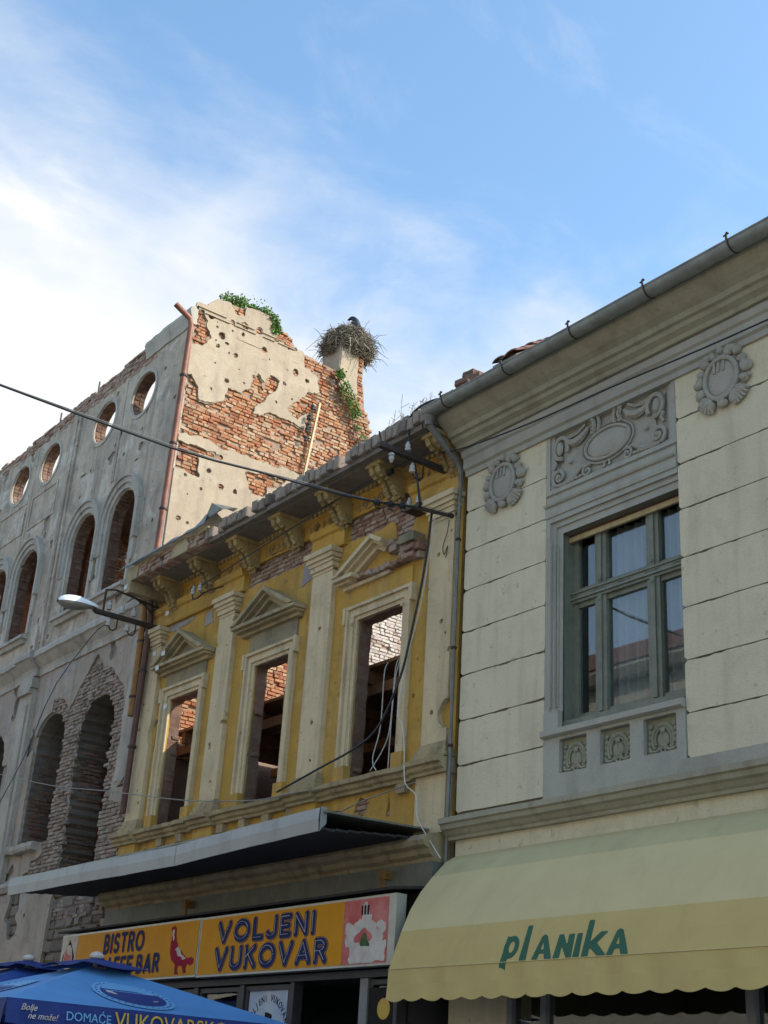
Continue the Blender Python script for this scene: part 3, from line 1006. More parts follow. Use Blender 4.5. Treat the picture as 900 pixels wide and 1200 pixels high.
    pipe([(-18.11, 8.55, 14.19), (-18.11, 8.64, 14.14), (-18.11, 8.86, 14.03), (-18.11, 8.9, 13.9), (-18.22, 8.9, 9.4)], .052, 'rustpipe', [(-18.133, 8.9, 12.9), (-18.165, 8.9, 11.6), (-18.195, 8.9, 10.4)])
    pipe([(-18.19, 8.95, 13.8), (-18.21, 8.95, 9.3)], .02, 'zincpipe')
    pipe([(-18.1, 8.75, 8.9), (-18.24, 8.86, 8.6), (-18.25, 8.88, 6.9)], .062, 'ochrepipe', [(-18.25, 8.88, 8.1), (-18.25, 8.88, 7.2)])
    pipe([(-18.02, 8.8, 8.8), (-18.1, 8.9, 8.45), (-18.13, 8.9, 5.4)], .05, 'brownpipe', [(-18.12, 8.9, 7.6), (-18.12, 8.9, 6.4)])


ruin_trim()


def chimney():
    x0, x1, y0, y1 = -18.8, -18.215, 12.16, 12.74
    b = MB(); b.box(x0 + .02, x1 - .03, y0 + .02, y1 - .02, 13.4, 15.12)
    ch = b.build('chimney', M['mortar'], ruin)
    b = MB(); b.sheet(lambda U, V: np.minimum(12.58 - U + .05 * fbm(U * 4, V * 4, 91), V - 14.02 + (U - 12.2) * .3 + .04 * fbm(U * 5, V * 5, 92)), y0, y1, 13.7, 15.1, .03, FX, 18.2, 18.245)
    b.sheet(lambda U, V: V - 14.3 + .05 * fbm(U * 4, V * 4, 93), x0, x1, 14.1, 15.1, .04, FY, y0 - .02, y0 + .02)
    b.build('chimney_plaster', M['ruin_side'], ch)
    b = MB()
    for uc, vc, w_, h_ in brick_cells(y0, y1, 13.45, 15.1, lambda u, v: u > 12.5 or v < 14.2, 15):
        b.brick(FX, uc, vc, w_, h_, 18.215 + random.uniform(-.015, .01), 18.26, 0, random.random())
    b.build('chimney_brickwork', M['brick_lit'], ch, kind='stuff')


chimney()


def leaf_cloud(b, centres, n, size, rng, mi=0, droop=.0):
    for c, r in centres:
        for _ in range(n):
            v = Vector((rng.gauss(0, 1), rng.gauss(0, 1), rng.gauss(0, 1))).normalized() * (rng.random() ** .45)
            p = Vector((c[0] + v.x * r[0], c[1] + v.y * r[1], c[2] + v.z * r[2]))
            a = Vector((rng.gauss(0, 1), rng.gauss(0, 1), rng.gauss(0, 1) - droop)).normalized()
            s = a.cross(Vector((rng.gauss(0, 1), rng.gauss(0, 1), rng.gauss(0, 1)))).normalized()
            L = size * rng.uniform(.6, 1.3)
            q = [p, p + a * L * .5 + s * L * .3, p + a * L, p + a * L * .5 - s * L * .3]
            b.add([tuple(k) for k in q], [(0, 1, 2), (0, 2, 3)], mi, rng.random())


def plants():
    rng = random.Random(21)
    t = thing('wall_shrub', 'green leafy shrub growing on the broken top of the ruin side wall', 'shrub', (-18.4, 9.95, 14.75))
    s = MB()
    for k in range(14):
        y = rng.uniform(9.5, 10.8)
        s.tube([(-18.4, y, 14.7), (-18.4 + rng.uniform(-.2, .2), y + rng.uniform(-.1, .1), 14.9 + rng.random() * .15)], .01, 4)
    s.build('stem', M['twig'], t)
    b = MB()
    leaf_cloud(b, [((-18.36, 9.72, 14.9), (.16, .2, .13)), ((-18.36, 9.95, 14.93), (.18, .18, .15)), ((-18.34, 10.22, 14.92), (.12, .13, .09)), ((-18.3, 10.45, 14.92), (.15, .18, .12)), ((-18.24, 10.62, 14.82), (.1, .13, .12)), ((-18.2, 10.66, 14.64), (.05, .12, .12))], 430, .055, rng)
    leaf_cloud(b, [((-18.36, 10.2, 15.0), (.22, .6, .2))], 110, .045, rng)
    b.build('foliage', M['leaf'], t)
    t = thing('wall_creeper', 'green creeper hanging down the brick beside the chimney under the nest', 'creeper', (-18.2, 12.3, 14.0))
    b = MB()
    leaf_cloud(b, [((-18.1, 12.12, 14.22), (.07, .1, .13)), ((-18.1, 12.25, 13.95), (.1, .13, .2)), ((-18.09, 12.42, 13.75), (.1, .13, .2)), ((-18.1, 12.52, 13.55), (.08, .12, .12))], 260, .05, rng, 0, .6)
    b.build('foliage', M['leaf'], t)
    b = MB()
    b.tube([(-18.19, 12.0, 14.35), (-18.15, 12.2, 14.0), (-18.14, 12.45, 13.6), (-18.16, 12.6, 13.0)], .012, 4)
    b.build('stem', M['twig'], t)
    t = thing('wall_creeper', 'small green tuft on the brick edge below the hanging creeper', 'creeper', (-18.2, 12.65, 13.2))
    b = MB()
    leaf_cloud(b, [((-18.12, 12.6, 13.28), (.07, .1, .09)), ((-18.12, 12.75, 13.1), (.06, .08, .1)), ((-18.12, 12.85, 12.8), (.06, .08, .12)), ((-18.14, 12.95, 12.5), (.08, .1, .12))], 90, .045, rng, 0, .4)
    b.build('foliage', M['leaf'], t)
    b = MB(); b.tube([(-18.2, 12.6, 13.3), (-18.16, 12.9, 12.5)], .01, 4); b.build('stem', M['twig'], t)


plants()


def nest():
    c = Vector((-18.5, 12.5, 15.13))
    rng = random.Random(33)
    t = thing('stork_nest', 'large round stork nest of dry twigs on top of the chimney', 'nest', (-18.5, 12.46, 15.0))
    b = MB(); b.ell(c + Vector((0, 0, .02)), (.45, .45, .32), None, 20, 10)
    b.build('nest_bowl', M['nestcore'], t, smooth='all')
    for nm, m, n, r in (('dark_twigs', 'twig', 1500, .008), ('pale_twigs', 'straw', 420, .009)):
        b = MB()
        for _ in range(n):
            a = rng.uniform(0, 2 * math.pi)
            el = rng.uniform(-.75, 1.25)
            rr = rng.uniform(.84, 1.05) + max(0, rng.gauss(0, .05))
            p = c + Vector((math.cos(a) * math.cos(el) * .49, math.sin(a) * math.cos(el) * .49, math.sin(el) * .38)) * rr
            tan = Vector((-math.sin(a), math.cos(a), 0)) * rng.choice((-1, 1)) + Vector((rng.gauss(0, .6), rng.gauss(0, .6), rng.gauss(0, .65)))
            tan.normalize()
            L = rng.uniform(.1, .34)
            bend = Vector((rng.gauss(0, .03), rng.gauss(0, .03), -.02 - rng.random() * .03))
            b.tube([p - tan * L / 2 + bend, p, p + tan * L / 2 + bend], [r * .6, r, r * .6], 3)
        for _ in range(n // 26):
            a = rng.uniform(0, 2 * math.pi)
            p = c + Vector((math.cos(a) * .48, math.sin(a) * .48, rng.uniform(-.25, .15)))
            o = Vector((math.cos(a) + rng.gauss(0, .5), math.sin(a) + rng.gauss(0, .5), rng.gauss(-.3, .6))).normalized()
            L = rng.uniform(.15, .42)
            b.tube([p, p + o * L * .5 + Vector((rng.gauss(0, .03), rng.gauss(0, .03), .02)), p + o * L + Vector((0, 0, -.1))], [r * .8, r * .7, r * .4], 3)
        b.build(nm, M[m], t, kind='stuff')
    # the bird in the nest
    me = bpy.data.meshes.new('bird')
    j = [(0, -.02, -.1, .085), (0, 0, .0, .12), (0, .01, .1, .12), (0, .03, .19, .085), (0, -.01, .26, .05), (0, -.06, .29, .045), (0, -.15, .25, .012), (0, .12, .03, .075), (0, .2, -.06, .03)]
    me.from_pydata([(x, y, z) for x, y, z, r in j], [(0, 1), (1, 2), (2, 3), (3, 4), (4, 5), (5, 6), (1, 7), (7, 8)], [])
    o = bpy.data.objects.new('bird', me)
    o.location = (-18.42, 12.55, 15.52)
    o.scale = (1.05, 1.05, 1.05)
    o.rotation_euler = (0, 0, R_(-60))
    COL.objects.link(o)
    o.modifiers.new('skin', 'SKIN')
    for k, v in enumerate(me.skin_vertices[0].data):
        v.radius = (j[k][3],) * 2
        v.use_root = k == 1
    o.modifiers.new('sub', 'SUBSURF').levels = 2
    dg = bpy.context.evaluated_depsgraph_get()
    nm = bpy.data.meshes.new_from_object(o.evaluated_get(dg))
    o.modifiers.clear()
    o.data = nm
    nm.materials.clear()
    nm.materials.append(M['plumage']); nm.materials.append(M['breast'])
    for p in nm.polygons:
        p.use_smooth = True
        p.material_index = 1 if (p.center.y < -.02 and p.center.z < .2) else 0
    tag(o, 'dark bird with brown breast sitting in the stork nest', 'bird')


nest()


def side_batten():
    t = thing('insulator_batten', 'pale wooden batten with black insulators fixed to the brick side wall', 'batten', (-18.2, 11.6, 12.0))
    b = MB(); b.tube([(-18.15, 11.74, 13.47), (-18.15, 11.54, 11.9)], .028, 4); b.build('batten', M['tanwood'], t)
    for y, z in ((11.6, 13.3), (11.55, 13.08), (11.54, 12.9), (11.52, 12.8), (11.51, 12.62)):
        b = MB(); b.lathe([(.012, -.05), (.035, -.04), (.025, 0), (.038, .02), (.03, .05), (.01, .06)], (-18.12, y - .03, z), 8)
        b.tube([(-18.15, y + .09, z), (-18.12, y - .03, z)], .01, 5)
        b.build('insulator', M['cable'], t, smooth=True)


side_batten()

# ------------------------------------------------------------------ yellow building
yel = thing('yellow_building', 'damaged roofless yellow town house with three empty windows, white pilasters and broken cornice', 'building', (-14.5, 9.0, 0))
YX0, YX1 = -18.2, -10.74
WINS = [(-16.96, .42, 7.03, -16.96), (-14.62, .42, 7.05, -14.66), (-12.23, .455, 7.14, -12.24)]
PILS = [(-18.2, -17.77), (-16.04, -15.62), (-13.68, -13.22), (-11.23, -10.8)]


def win_sdf(U, V, g=0.0, rag=0.0):
    f = np.full(U.shape, 9.0)
    for cx, hw, zt, _ in WINS:
        f = np.minimum(f, -(sd_rect(U, V, cx - hw, cx + hw, 5.1, zt) + g + rag * fbm(U * 7, V * 7, 3)))
    return f


YDAM = [
    [(-15.46, 8.3), (-15.0, 8.28), (-14.2, 8.3), (-13.76, 8.26), (-13.74, 8.62), (-15.46, 8.62)],
    [(-13.02, 8.3), (-12.4, 8.25), (-12.05, 8.3), (-11.98, 8.02), (-11.75, 7.98), (-11.6, 8.25), (-11.68, 8.62), (-13.02, 8.62)],
    [(-12.2, 7.3), (-12.1, 7.55), (-12.25, 7.6), (-12.32, 7.36)],
    [(-12.5, 4.72), (-12.3, 4.66), (-12.2, 4.82), (-12.4, 4.9)], [(-11.9, 4.6), (-11.85, 4.85), (-11.8, 4.6)],
    [(-13.05, 4.5), (-12.8, 4.55), (-12.72, 4.8), (-12.95, 4.78)],
    [(-17.6, 5.3), (-17.55, 5.7), (-17.5, 5.3)], [(-17.72, 6.3), (-17.62, 6.35), (-17.6, 6.9), (-17.72, 6.8)], [(-17.7, 5.9), (-17.6, 5.9), (-17.6, 6.2), (-17.7, 6.2)],
    [(-16.05, 7.7), (-15.95, 7.7), (-15.98, 7.85)],
]


def yel_bare(U, V):
    f = np.full(U.shape, -9.0)
    for pl in YDAM:
        f = np.maximum(f, sd_poly(U, V, pl))
    f = f + .03 * fbm(U * 6, V * 6, 101, 3)
    rng = random.Random(8)
    for _ in range(60):
        x, z, r = rng.uniform(YX0, YX1), rng.uniform(4.4, 8.2), rng.choice((.015, .02, .02, .03, .045))
        f = np.maximum(f, sd_circ(U, V, x, z, r) + .012 * fbm(U * 20, V * 20, 7, 2))
    return f


def yellow_walls():
    b = MB(); b.sheet(lambda U, V: win_sdf(U, V, 0, .03), YX0 + .02, YX1, 0.0 + 4.0, 9.0, .04, FY, 9.1, 9.27, 0, 1, True)
    b.build('front_wall', [M['mortar_dark'], M['brick_red']], yel)
    b = MB(); b.sheet(lambda U, V: np.minimum(win_sdf(U, V, .012), -yel_bare(U, V)), YX0, YX1, 4.25, 8.95, .025, FY, 9.06, 9.105)
    b.build('yellow_plaster', M['yellow'], yel)
    b = MB()
    for uc, vc, w, h in brick_cells(YX0, YX1, 4.3, 8.95, lambda u, v: float(yel_bare(np.array(u), np.array(v))) > -.06 and float(win_sdf(np.array(u), np.array(v))) > .06, 31):
        b.brick(FY, uc, vc, w, h, 9.078 + random.uniform(-.012, .01), 9.11, 0, random.random())
    b.build('exposed_brickwork', M['brick_pink'], yel, kind='stuff')
    # bare render patch
    def patch(U, V):
        f = sd_poly(U, V, [(-14.05, 7.95), (-13.72, 8.0), (-13.72, 8.28), (-14.0, 8.28)])
        f = np.maximum(f, sd_poly(U, V, [(-17.75, 8.28), (-16.9, 8.3), (-16.95, 8.14), (-17.7, 8.14)]) - .03)
        f = np.maximum(f, sd_poly(U, V, [(-11.1, 4.3), (-10.76, 4.3), (-10.76, 4.95), (-11.12, 4.95)]))
        f = np.maximum(f, sd_poly(U, V, [(-16.6, 8.0), (-16.35, 8.02), (-16.4, 8.25), (-16.58, 8.2)]))
        return f + .05 * fbm(U * 5, V * 5, 111, 3)
    for u0, u1, v0, v1 in ((-14.2, -13.6, 7.85, 8.35), (-17.9, -16.75, 8.05, 8.35), (-11.2, -10.74, 4.25, 5.05), (-16.68, -16.25, 7.9, 8.3)):
        b = MB(); b.sheet(patch, u0, u1, v0, v1, .02, FY, 9.05, 9.062); b.build('bare_render', M['greypatch'], yel)
    # window jambs
    jb = MB()
    for cx, hw, zt, _ in WINS:
        jamb_bricks(jb, cx - hw, 9.13, 9.27, 5.12, zt)
    jb.build('jamb_brickwork', M['brick_red'], yel, kind='stuff')
    # party wall, back wall and ground-floor wall
    b = MB(); b.box(-10.98, -10.76, 9.42, 14.6, 0, 8.6); b.box(-18.19, -10.98, 14.6, 14.9, 0, 7.0); b.build('inner_wall', M['brick_grey'], yel)
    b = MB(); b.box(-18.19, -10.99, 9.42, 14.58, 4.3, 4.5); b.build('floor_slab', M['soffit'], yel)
    # shuttering platform seen through the windows
    for k in range(20):
        y = 9.56 + k * .25
        b = MB(); b.box(-18.1, -11.02, y, y + .238, 6.72 + random.uniform(-.006, .006), 6.76)
        b.build('platform_plank', M['timber'], yel)
    for k in range(8):
        x = -17.85 + k * .93
        b = MB(); b.box(x, x + .1, 9.58, 14.4, 6.54, 6.715); b.build('joist', M['timber'], yel)
    for y in (9.66, 11.4, 13.2):
        b = MB(); b.box(-18.1, -11.02, y, y + .1, 6.4, 6.535); b.build('bearer', M['timber'], yel)


yellow_walls()


def window_dressing():
    for wi, (cx, hw, zt, px) in enumerate(WINS):
        b = MB()
        zo = zt + .19
        for w0, w1, d in ((0.0, .05, 9.045), (.05, .115, 9.02), (.115, .15, 9.03), (.15, .19, 8.995)):
            x0, x1 = cx - hw - w1, cx + hw + w1
            i0, i1 = cx - hw - w0, cx + hw + w0
            zi, zz = zt + w0, zt + w1
            b.prism([(x0, 5.3), (i0, 5.3), (i0, zi), (x0, zz)], FY, d, 9.07)
            b.prism([(i1, 5.3), (x1, 5.3), (x1, zz), (i1, zi)], FY, d, 9.07)
            b.prism([(i0, zi), (i1, zi), (x1, zz), (x0, zz)], FY, d, 9.07)
        # little ears at the top
        for s in (-1, 1):
            b.box(cx + s * (hw + .19), cx + s * (hw + .235), 8.98, 9.07, zo - .22, zo)
        b.build('window_surround', M['cream_trim'] if wi != 2 else M['cream_trim'], yel)
        for s in (-1, 1):
            b = MB(); b.box(cx + s * (hw + .0), cx + s * (hw + .2), 8.99, 9.07, 5.1, 5.298); b.build('surround_base', M['yellow'], yel)
        # frieze between surround and pediment
        zb = px * 0 + (7.43, 7.51, 7.57)[wi]
        b = MB(); b.box(cx - hw - .17, cx + hw + .17, 9.035, 9.062, zo + .004, zb); b.build('frieze_panel', M['trim_grey'] if wi < 2 else M['yellow'], yel)
        # pediment
        p = .53
        W, za = .78, (8.0, 8.07, 8.11)[wi]
        xl, xr = px - W, px + W
        z0 = zb
        th = .155
        pd = M['trim_dirty'] if wi < 2 else M['cream_trim']
        ped = MB()
        half = 1.0 if wi < 2 else .12
        # horizontal cornice
        if wi < 2:
            for d, a, c, inset in ((8.98, 0, .05, .06), (8.9, .05, .085, .03), (8.84, .085, .135, 0.0)):
                ped.box(xl + inset, xr - inset, d, 9.06, z0 + a, z0 + c - .001)
        else:
            ped.box(xl, xl + .42, 8.84, 9.06, z0 + .085, z0 + .134); ped.box(xl + .03, xl + .3, 8.9, 9.06, z0 + .05, z0 + .084); ped.box(xl + .06, xl + 1.0, 8.99, 9.06, z0, z0 + .049)
        zt0 = z0 + .137
        # raking cornice in steps
        for d, o0, o1 in ((8.82, 0.0, .055), (8.88, .055, .09), (8.95, .09, .15)):
            hgt = za - zt0
            sl = hgt / W
            k = math.sqrt(1 + sl * sl)
            a0, a1 = o0 * k, o1 * k
            L0 = [(xl + a0 / sl * 1.0, zt0), (px, za - a0), (px, za - a1), (xl + a1 / sl, zt0)]
            ped.prism(L0, FY, d, 9.06)
            R0 = [(xr - a0 / sl, zt0), (px, za - a0), (px, za - a1), (xr - a1 / sl, zt0)]
            if wi < 2:
                ped.prism(R0[::-1], FY, d, 9.06)
            else:
                f = .33
                q = [(px, za - a0), (px + (W - a0 / sl) * f, za - a0 - (hgt - a0) * f), (px + (W - a1 / sl) * f, za - a1 - (hgt - a1) * f), (px, za - a1)]
                ped.prism(q, FY, d, 9.06)
        po = ped.build('pediment', pd, yel)
        b = MB()
        b.prism([(xl + .3, zt0), (xr - .3, zt0), (px, za - .17)], FY, 9.02, 9.061)
        b.build('tympanum', M['trim_grey'] if wi < 2 else M['yellow'], po)
        if wi == 2:
            b = MB()
            rng = random.Random(5)
            for k in range(7):
                x = px + .26 + k * .085
                zz = za - .17 - .02 * k
                b.brick(FY, x, zz, .08 if k % 2 else .15, .07, 8.9 + rng.uniform(-.02, .05), 9.06, 0, rng.random(), .01, .01)
                b.brick(FY, x + .03, zz - .085, .13, .075, 8.92 + rng.uniform(-.02, .04), 9.06, 0, rng.random(), .01, .01)
                if k > 2:
                    b.brick(FY, x, zz - .17, .12, .075, 8.95 + rng.uniform(-.02, .04), 9.06, 0, rng.random(), .01, .01)
            for k in range(11):
                x = xl + .3 + k * .12
                b.brick(FY, x, z0 + .095 + rng.uniform(-.01, .01), .11, .065, 8.92 + rng.uniform(-.02, .04), 9.06, 0, rng.random(), .01, .012)
            b.build('pediment_brickwork', M['brick_pink'], po, kind='stuff')
            b = MB(); b.box(xr - .26, xr + .02, 8.88, 9.055, z0 + .25, z0 + .36); b.build('cornice_fragment', M['trim_grey'], po)
            b = MB()
            for s in (-1, 1):
                b.ell((cx + s * (hw + .05), 8.99, zt - .05), (.03, .02, .03))
            b.build('boss', M['cream_trim'], yel)


window_dressing()


def pilasters():
    for k, (x0, x1) in enumerate(PILS):
        b = MB()
        def shaft(U, V, x0=x0, x1=x1, k=k):
            f = sd_rect(U, V, x0, x1, 5.28, 8.0)
            rng = random.Random(40 + k)
            for _ in range(9):
                f = np.minimum(f, -(sd_circ(U, V, rng.uniform(x0, x1), rng.uniform(5.4, 7.9), rng.choice((.012, .018, .03))) + .01 * fbm(U * 22, V * 22, 9, 2)))
            if k == 3:
                f = np.minimum(f, -(sd_circ(U, V, x1, 5.6, .16) + .05 * fbm(U * 7, V * 7, 13)))
            if k == 0:
                f = np.minimum(f, -(sd_circ(U, V, x1 + .01, 6.55, .07, .2) + .03 * fbm(U * 8, V * 8, 14)))
            return f
        b.sheet(shaft, x0, x1, 5.28, 8.0, .02, FY, 8.985, 9.06)
        p = b.build('pilaster', M['cream_trim'], yel)
        b = MB()
        for d, e, z0, z1 in ((8.975, .0, 7.955, 7.999), (8.95, .02, 8.0, 8.07), (8.93, .04, 8.0705, 8.12), (8.9, .065, 8.1205, 8.18), (8.87, .09, 8.1805, 8.25)):
            b.box(x0 - e, x1 + e, d, 9.058, z0, z1, ch=.008)
        b.build('capital', M['cream_trim'], p)
        b = MB()
        for d, e, z0, z1 in ((8.96, .02, 5.22, 5.279), (8.94, .045, 5.16, 5.219), (8.91, .07, 5.1, 5.159)):
            b.box(x0 - e, x1 + e, d, 9.058, z0, z1, ch=.01)
        b.build('pilaster_base', M['trim_dirty'], p)
        b = MB(); b.box(x0 - .04, x1 + .04, 8.97, 9.07, 4.3, 4.95); b.build('pedestal', M['cream_trim'] if k == 3 else M['yellow'], yel)
    # base cornice, continuous with breaks forward under the pilasters
    prof = [(9.07, 4.93), (8.98, 4.93), (8.97, 4.96), (8.93, 4.98), (8.92, 5.02), (8.87, 5.03), (8.86, 5.08), (9.07, 5.1)]
    b = MB(); b.sweepx(prof, YX0, YX1, seg=50, jit=.008)
    for x0, x1 in PILS:
        b.sweepx([(y - .06 if y < 9.05 else y, z - .004) for y, z in prof], x0 - .08, x1 + .08)
    b.build('base_cornice', M['trim_dirty'], yel)
    for k in range(13):
        x = -17.7 + k * .55
        if not any(a - .1 < x < c + .1 for a, c in PILS) and k not in (9, 10):
            b = MB(); b.box(x, x + .16, 8.99, 9.062, 4.82, 4.93); b.build('sill_bracket', M['trim_dirty'], yel)
    # fascia band over the capitals
    for x0, x1 in ((-18.27, -15.47), (-13.76, -13.03), (-11.66, -10.74)):
        b = MB()
        b.sweepx([(9.06, 8.27), (9.0, 8.27), (8.985, 8.3), (8.985, 8.48), (8.95, 8.5), (8.93, 8.56), (8.93, 8.59), (9.06, 8.6)], x0, x1, seg=8, jit=.004)
        b.build('fascia_band', M['yellow'], yel)
    # upper frieze with small ornaments
    b = MB(); b.sweepx([(9.06, 8.6), (9.03, 8.6), (9.03, 8.8), (8.97, 8.84), (8.94, 8.9), (9.06, 8.92)], YX0, YX1, seg=20, jit=.006)
    b.build('frieze', M['yellow'], yel)


pilasters()


def spiral(cx, cz, r0, r1, turns, a0, y, n=26, ry=None):
    out = []
    for i in range(n + 1):
        t = i / n
        r = r0 + (r1 - r0) * t
        a = a0 + turns * 2 * math.pi * t
        out.append((cx + r * math.cos(a), y, cz + r * math.sin(a)))
    return out


def main_cornice():
    rng = random.Random(17)
    cxs = [-17.46 + 1.105 * k for k in range(7)]
    prof = [(9.03, 8.9), (8.52, 8.9), (8.5, 8.86), (8.5, 8.8), (8.53, 8.74), (8.6, 8.705), (8.67, 8.70), (8.74, 8.67), (8.79, 8.6), (8.82, 8.53), (8.88, 8.47), (8.94, 8.45), (9.03, 8.46)]
    for k, cx in enumerate(cxs):
        b = MB()
        for dx, sc in ((-.12, 0), (.035, 0), (-.04, .035)):
            w = .085 if sc == 0 else .08
            pr = [(y + sc if y < 9.0 else y, z + (sc * .6 if z < 8.8 else 0)) for y, z in prof]
            b.sweepx(pr, cx + dx, cx + dx + w)
        b.box(cx - .17, cx + .17, 8.47, 9.03, 8.84, 8.905, ch=.012)
        for s in (-1, 1):
            xx = cx + s * .122
            pts = [(xx, 8.66 + .10 * (1 - t) * math.cos(5 + t * 9), 8.775 + .075 * (1 - t) * math.sin(5 + t * 9)) for t in [i / 20 for i in range(19)]]
            b.tube(pts, .014, 4)
            pts = [(xx, 8.9 + .06 * (1 - t) * math.cos(2 - t * 9), 8.55 + .06 * (1 - t) * math.sin(2 - t * 9)) for t in [i / 16 for i in range(15)]]
            b.tube(pts, .012, 4)
        # ribbed beads down both scrolls
        for (y, z) in ((8.505, 8.83), (8.53, 8.745), (8.6, 8.70), (8.69, 8.68), (8.765, 8.63), (8.81, 8.56), (8.87, 8.48), (8.93, 8.45)):
            for dx in (-.0775, .0775):
                b.ell((cx + dx, y, z), (.048, .026, .024), None, 8, 5)
        # leaf hanging on the front
        for i in range(5):
            b.ell((cx - .08 + (i % 2) * .155, 8.80 + .02 * i, 8.60 - .03 * i), (.035, .03, .03), None, 6, 4)
        b.ell((cx, 8.93, 8.46), (.07, .05, .05), None, 8, 5)
        for i in range(3):
            b.ell((cx - .07 + .07 * i, 8.97, 8.41), (.025, .025, .05), None, 6, 4)
        b.v = [(cx + (x - cx) * .88, 9.03 + (y - 9.03) * .82, 8.905 + (z - 8.905) * .84) for x, y, z in b.v]
        b.build('corbel', M['ornament'], yel, smooth=True)
    # bed mould with dentils, and frieze relief between the corbels
    b = MB()
    x = YX0 + .03
    while x < YX1 - .08:
        b.box(x, x + .055, 8.93, 9.03, 8.84, 8.895)
        x += .095
    b.build('dentil_row', M['ornament'], yel, kind='stuff')
    for k in range(6):
        b = MB()
        m = (cxs[k] + cxs[k + 1]) / 2
        for s in (-1, 1):
            b.tube(spiral(m + s * .17, 8.71, .075, .012, -1.6 * s, 0 if s < 0 else math.pi, 9.02, 20), .014, 4)
            b.tube([(m, 9.025, 8.66), (m + s * .07, 9.02, 8.64), (m + s * .15, 9.02, 8.635)], .013, 4)
            for q in range(3):
                b.ell((m + s * (.28 + .02 * q), 9.025, 8.66 + .045 * q), (.028, .015, .02), None, 6, 4)
        b.ell((m, 9.025, 8.72), (.035, .02, .05), None, 8, 5)
        b.build('frieze_ornament', M['ornament'], yel, smooth=True)
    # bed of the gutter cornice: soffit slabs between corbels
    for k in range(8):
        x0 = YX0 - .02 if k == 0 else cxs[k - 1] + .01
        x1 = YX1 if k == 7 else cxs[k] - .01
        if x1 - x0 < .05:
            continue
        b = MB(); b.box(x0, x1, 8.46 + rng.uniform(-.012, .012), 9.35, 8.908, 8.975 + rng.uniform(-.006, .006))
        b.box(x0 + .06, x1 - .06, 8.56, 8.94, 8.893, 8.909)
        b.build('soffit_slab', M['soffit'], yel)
    # brick-on-edge row along the front, each brick by itself
    x = -15.75
    lib = []
    for q in range(4):
        t = MB(); t.brick(FY, 0, 0, .118, .155, 0, .25, 0, 0, .012, .007)
        me = bpy.data.meshes.new('brick'); me.from_pydata(t.v, [], t.f); me.materials.append(M['brick_cap']); lib.append(me)
    i = 0
    while x < YX1 - .02:
        i += 1
        if rng.random() > .13:
            o = bpy.data.objects.new('brick', lib[i % 4])
            o.location = Vector((x, 8.41 + rng.uniform(-.015, .015), 9.06 + rng.uniform(-.03, .016))) - WL['yellow_building']
            o.rotation_euler = (rng.uniform(-.05, .05), rng.uniform(-.08, .08), rng.uniform(-.06, .06))
            o.parent = yel
            COL.objects.link(o)
        x += .132 + rng.uniform(-.006, .012)
    # second course lying loose on top
    for x, z, n in ((-14.2, 9.175, 5), (-13.3, 9.175, 6), (-12.75, 9.18, 2), (-12.15, 9.175, 3), (-11.6, 9.18, 4), (-11.05, 9.18, 2), (-11.35, 9.18, 1)):
        for k in range(n):
            o = bpy.data.objects.new('brick', lib[(k + n) % 4])
            o.location = Vector((x + k * .128, 8.5 + rng.uniform(-.03, .03), z + rng.uniform(-.01, .01))) - WL['yellow_building']
            o.scale = (1, 1, .5 + .2 * rng.random())
            o.rotation_euler = (0, rng.uniform(-.06, .06), rng.uniform(-.12, .12))
            o.parent = yel
            COL.objects.link(o)
    # masonry core behind the brick row
    b = MB(); b.box(YX0, YX1, 8.62, 9.36, 8.98, 9.06); b.build('wall_head', M['mortar_dark'], yel)
    # left stretch: rendered brick fascia under a sheet metal edge
    b = MB()
    for uc, vc, w, h in brick_cells(-17.95, -15.7, 8.91, 9.14, lambda u, v: True, 41, course=.075, miss=.04):
        b.brick(FY, uc, vc, w, h, 8.4 + rng.uniform(-.012, .012), 8.62, 0, rng.random())
    for k in range(26):
        x = -17.9 + k * .085
        b.box(x, x + .07, 8.415 + rng.uniform(-.01, .01), 8.6, 8.9, 8.965, 0, rng.random())
    b.build('fascia_brickwork', M['brick_pink'], yel, kind='stuff')
    b = MB(); b.sheet(lambda U, V: .03 + .12 * fbm(U * 2.4, V * 3, 121, 4) - np.where(U > -17.7, .035, -.1), -18.02, -15.6, 8.9, 9.13, .025, FY, 8.378, 8.41)
    b.build('fascia_render', M['trim_dirty'], yel, kind='stuff')
    b = MB(); b.box(-18.06, -17.9, 8.375, 9.0, 8.72, 9.1); b.build('cornice_end', M['trim_dirty'], yel)
    b = MB()
    n = 26
    top = []
    for i in range(n + 1):
        x = -18.25 + (2.6) * i / n
        wv = .012 * math.sin(i * 1.3) + .01 * rng.uniform(-1, 1)
        e = .0 if i < n - 4 else .03 * (i - n + 4)
        top.append([(x, 8.31, 9.135 + wv * .4), (x, 8.33, 9.16 + wv), (x, 8.38, 9.225 + wv + e), (x, 8.47, 9.29 + wv + e), (x, 8.6, 9.325 + wv), (x, 8.9, 9.36)])
    vs = [p for r in top for p in r] + [(x, y + .004, z - .008) for r in top for x, y, z in r]
    m = 6
    o2 = (n + 1) * m
    fs = []
    for i in range(n):
        for j in range(m - 1):
            a = i * m + j
            fs.append((a, a + m, a + m + 1, a + 1))
            fs.append((o2 + a, o2 + a + 1, o2 + a + m + 1, o2 + a + m))
    b.add(vs, fs)
    # curled flap at its end
    f1 = [(-15.75, 8.38, 9.25), (-15.55, 8.36, 9.46), (-15.3, 8.4, 9.3), (-15.05, 8.5, 9.26), (-15.35, 8.6, 9.34)]
    b.add(f1 + [(x + .005, y + .012, z - .006) for x, y, z in f1], [(0, 1, 2), (1, 4, 3, 2), (5, 7, 6), (6, 7, 8, 9)])
    b.build('sheet_metal_edge', M['sheetgreen'], yel, smooth=True)
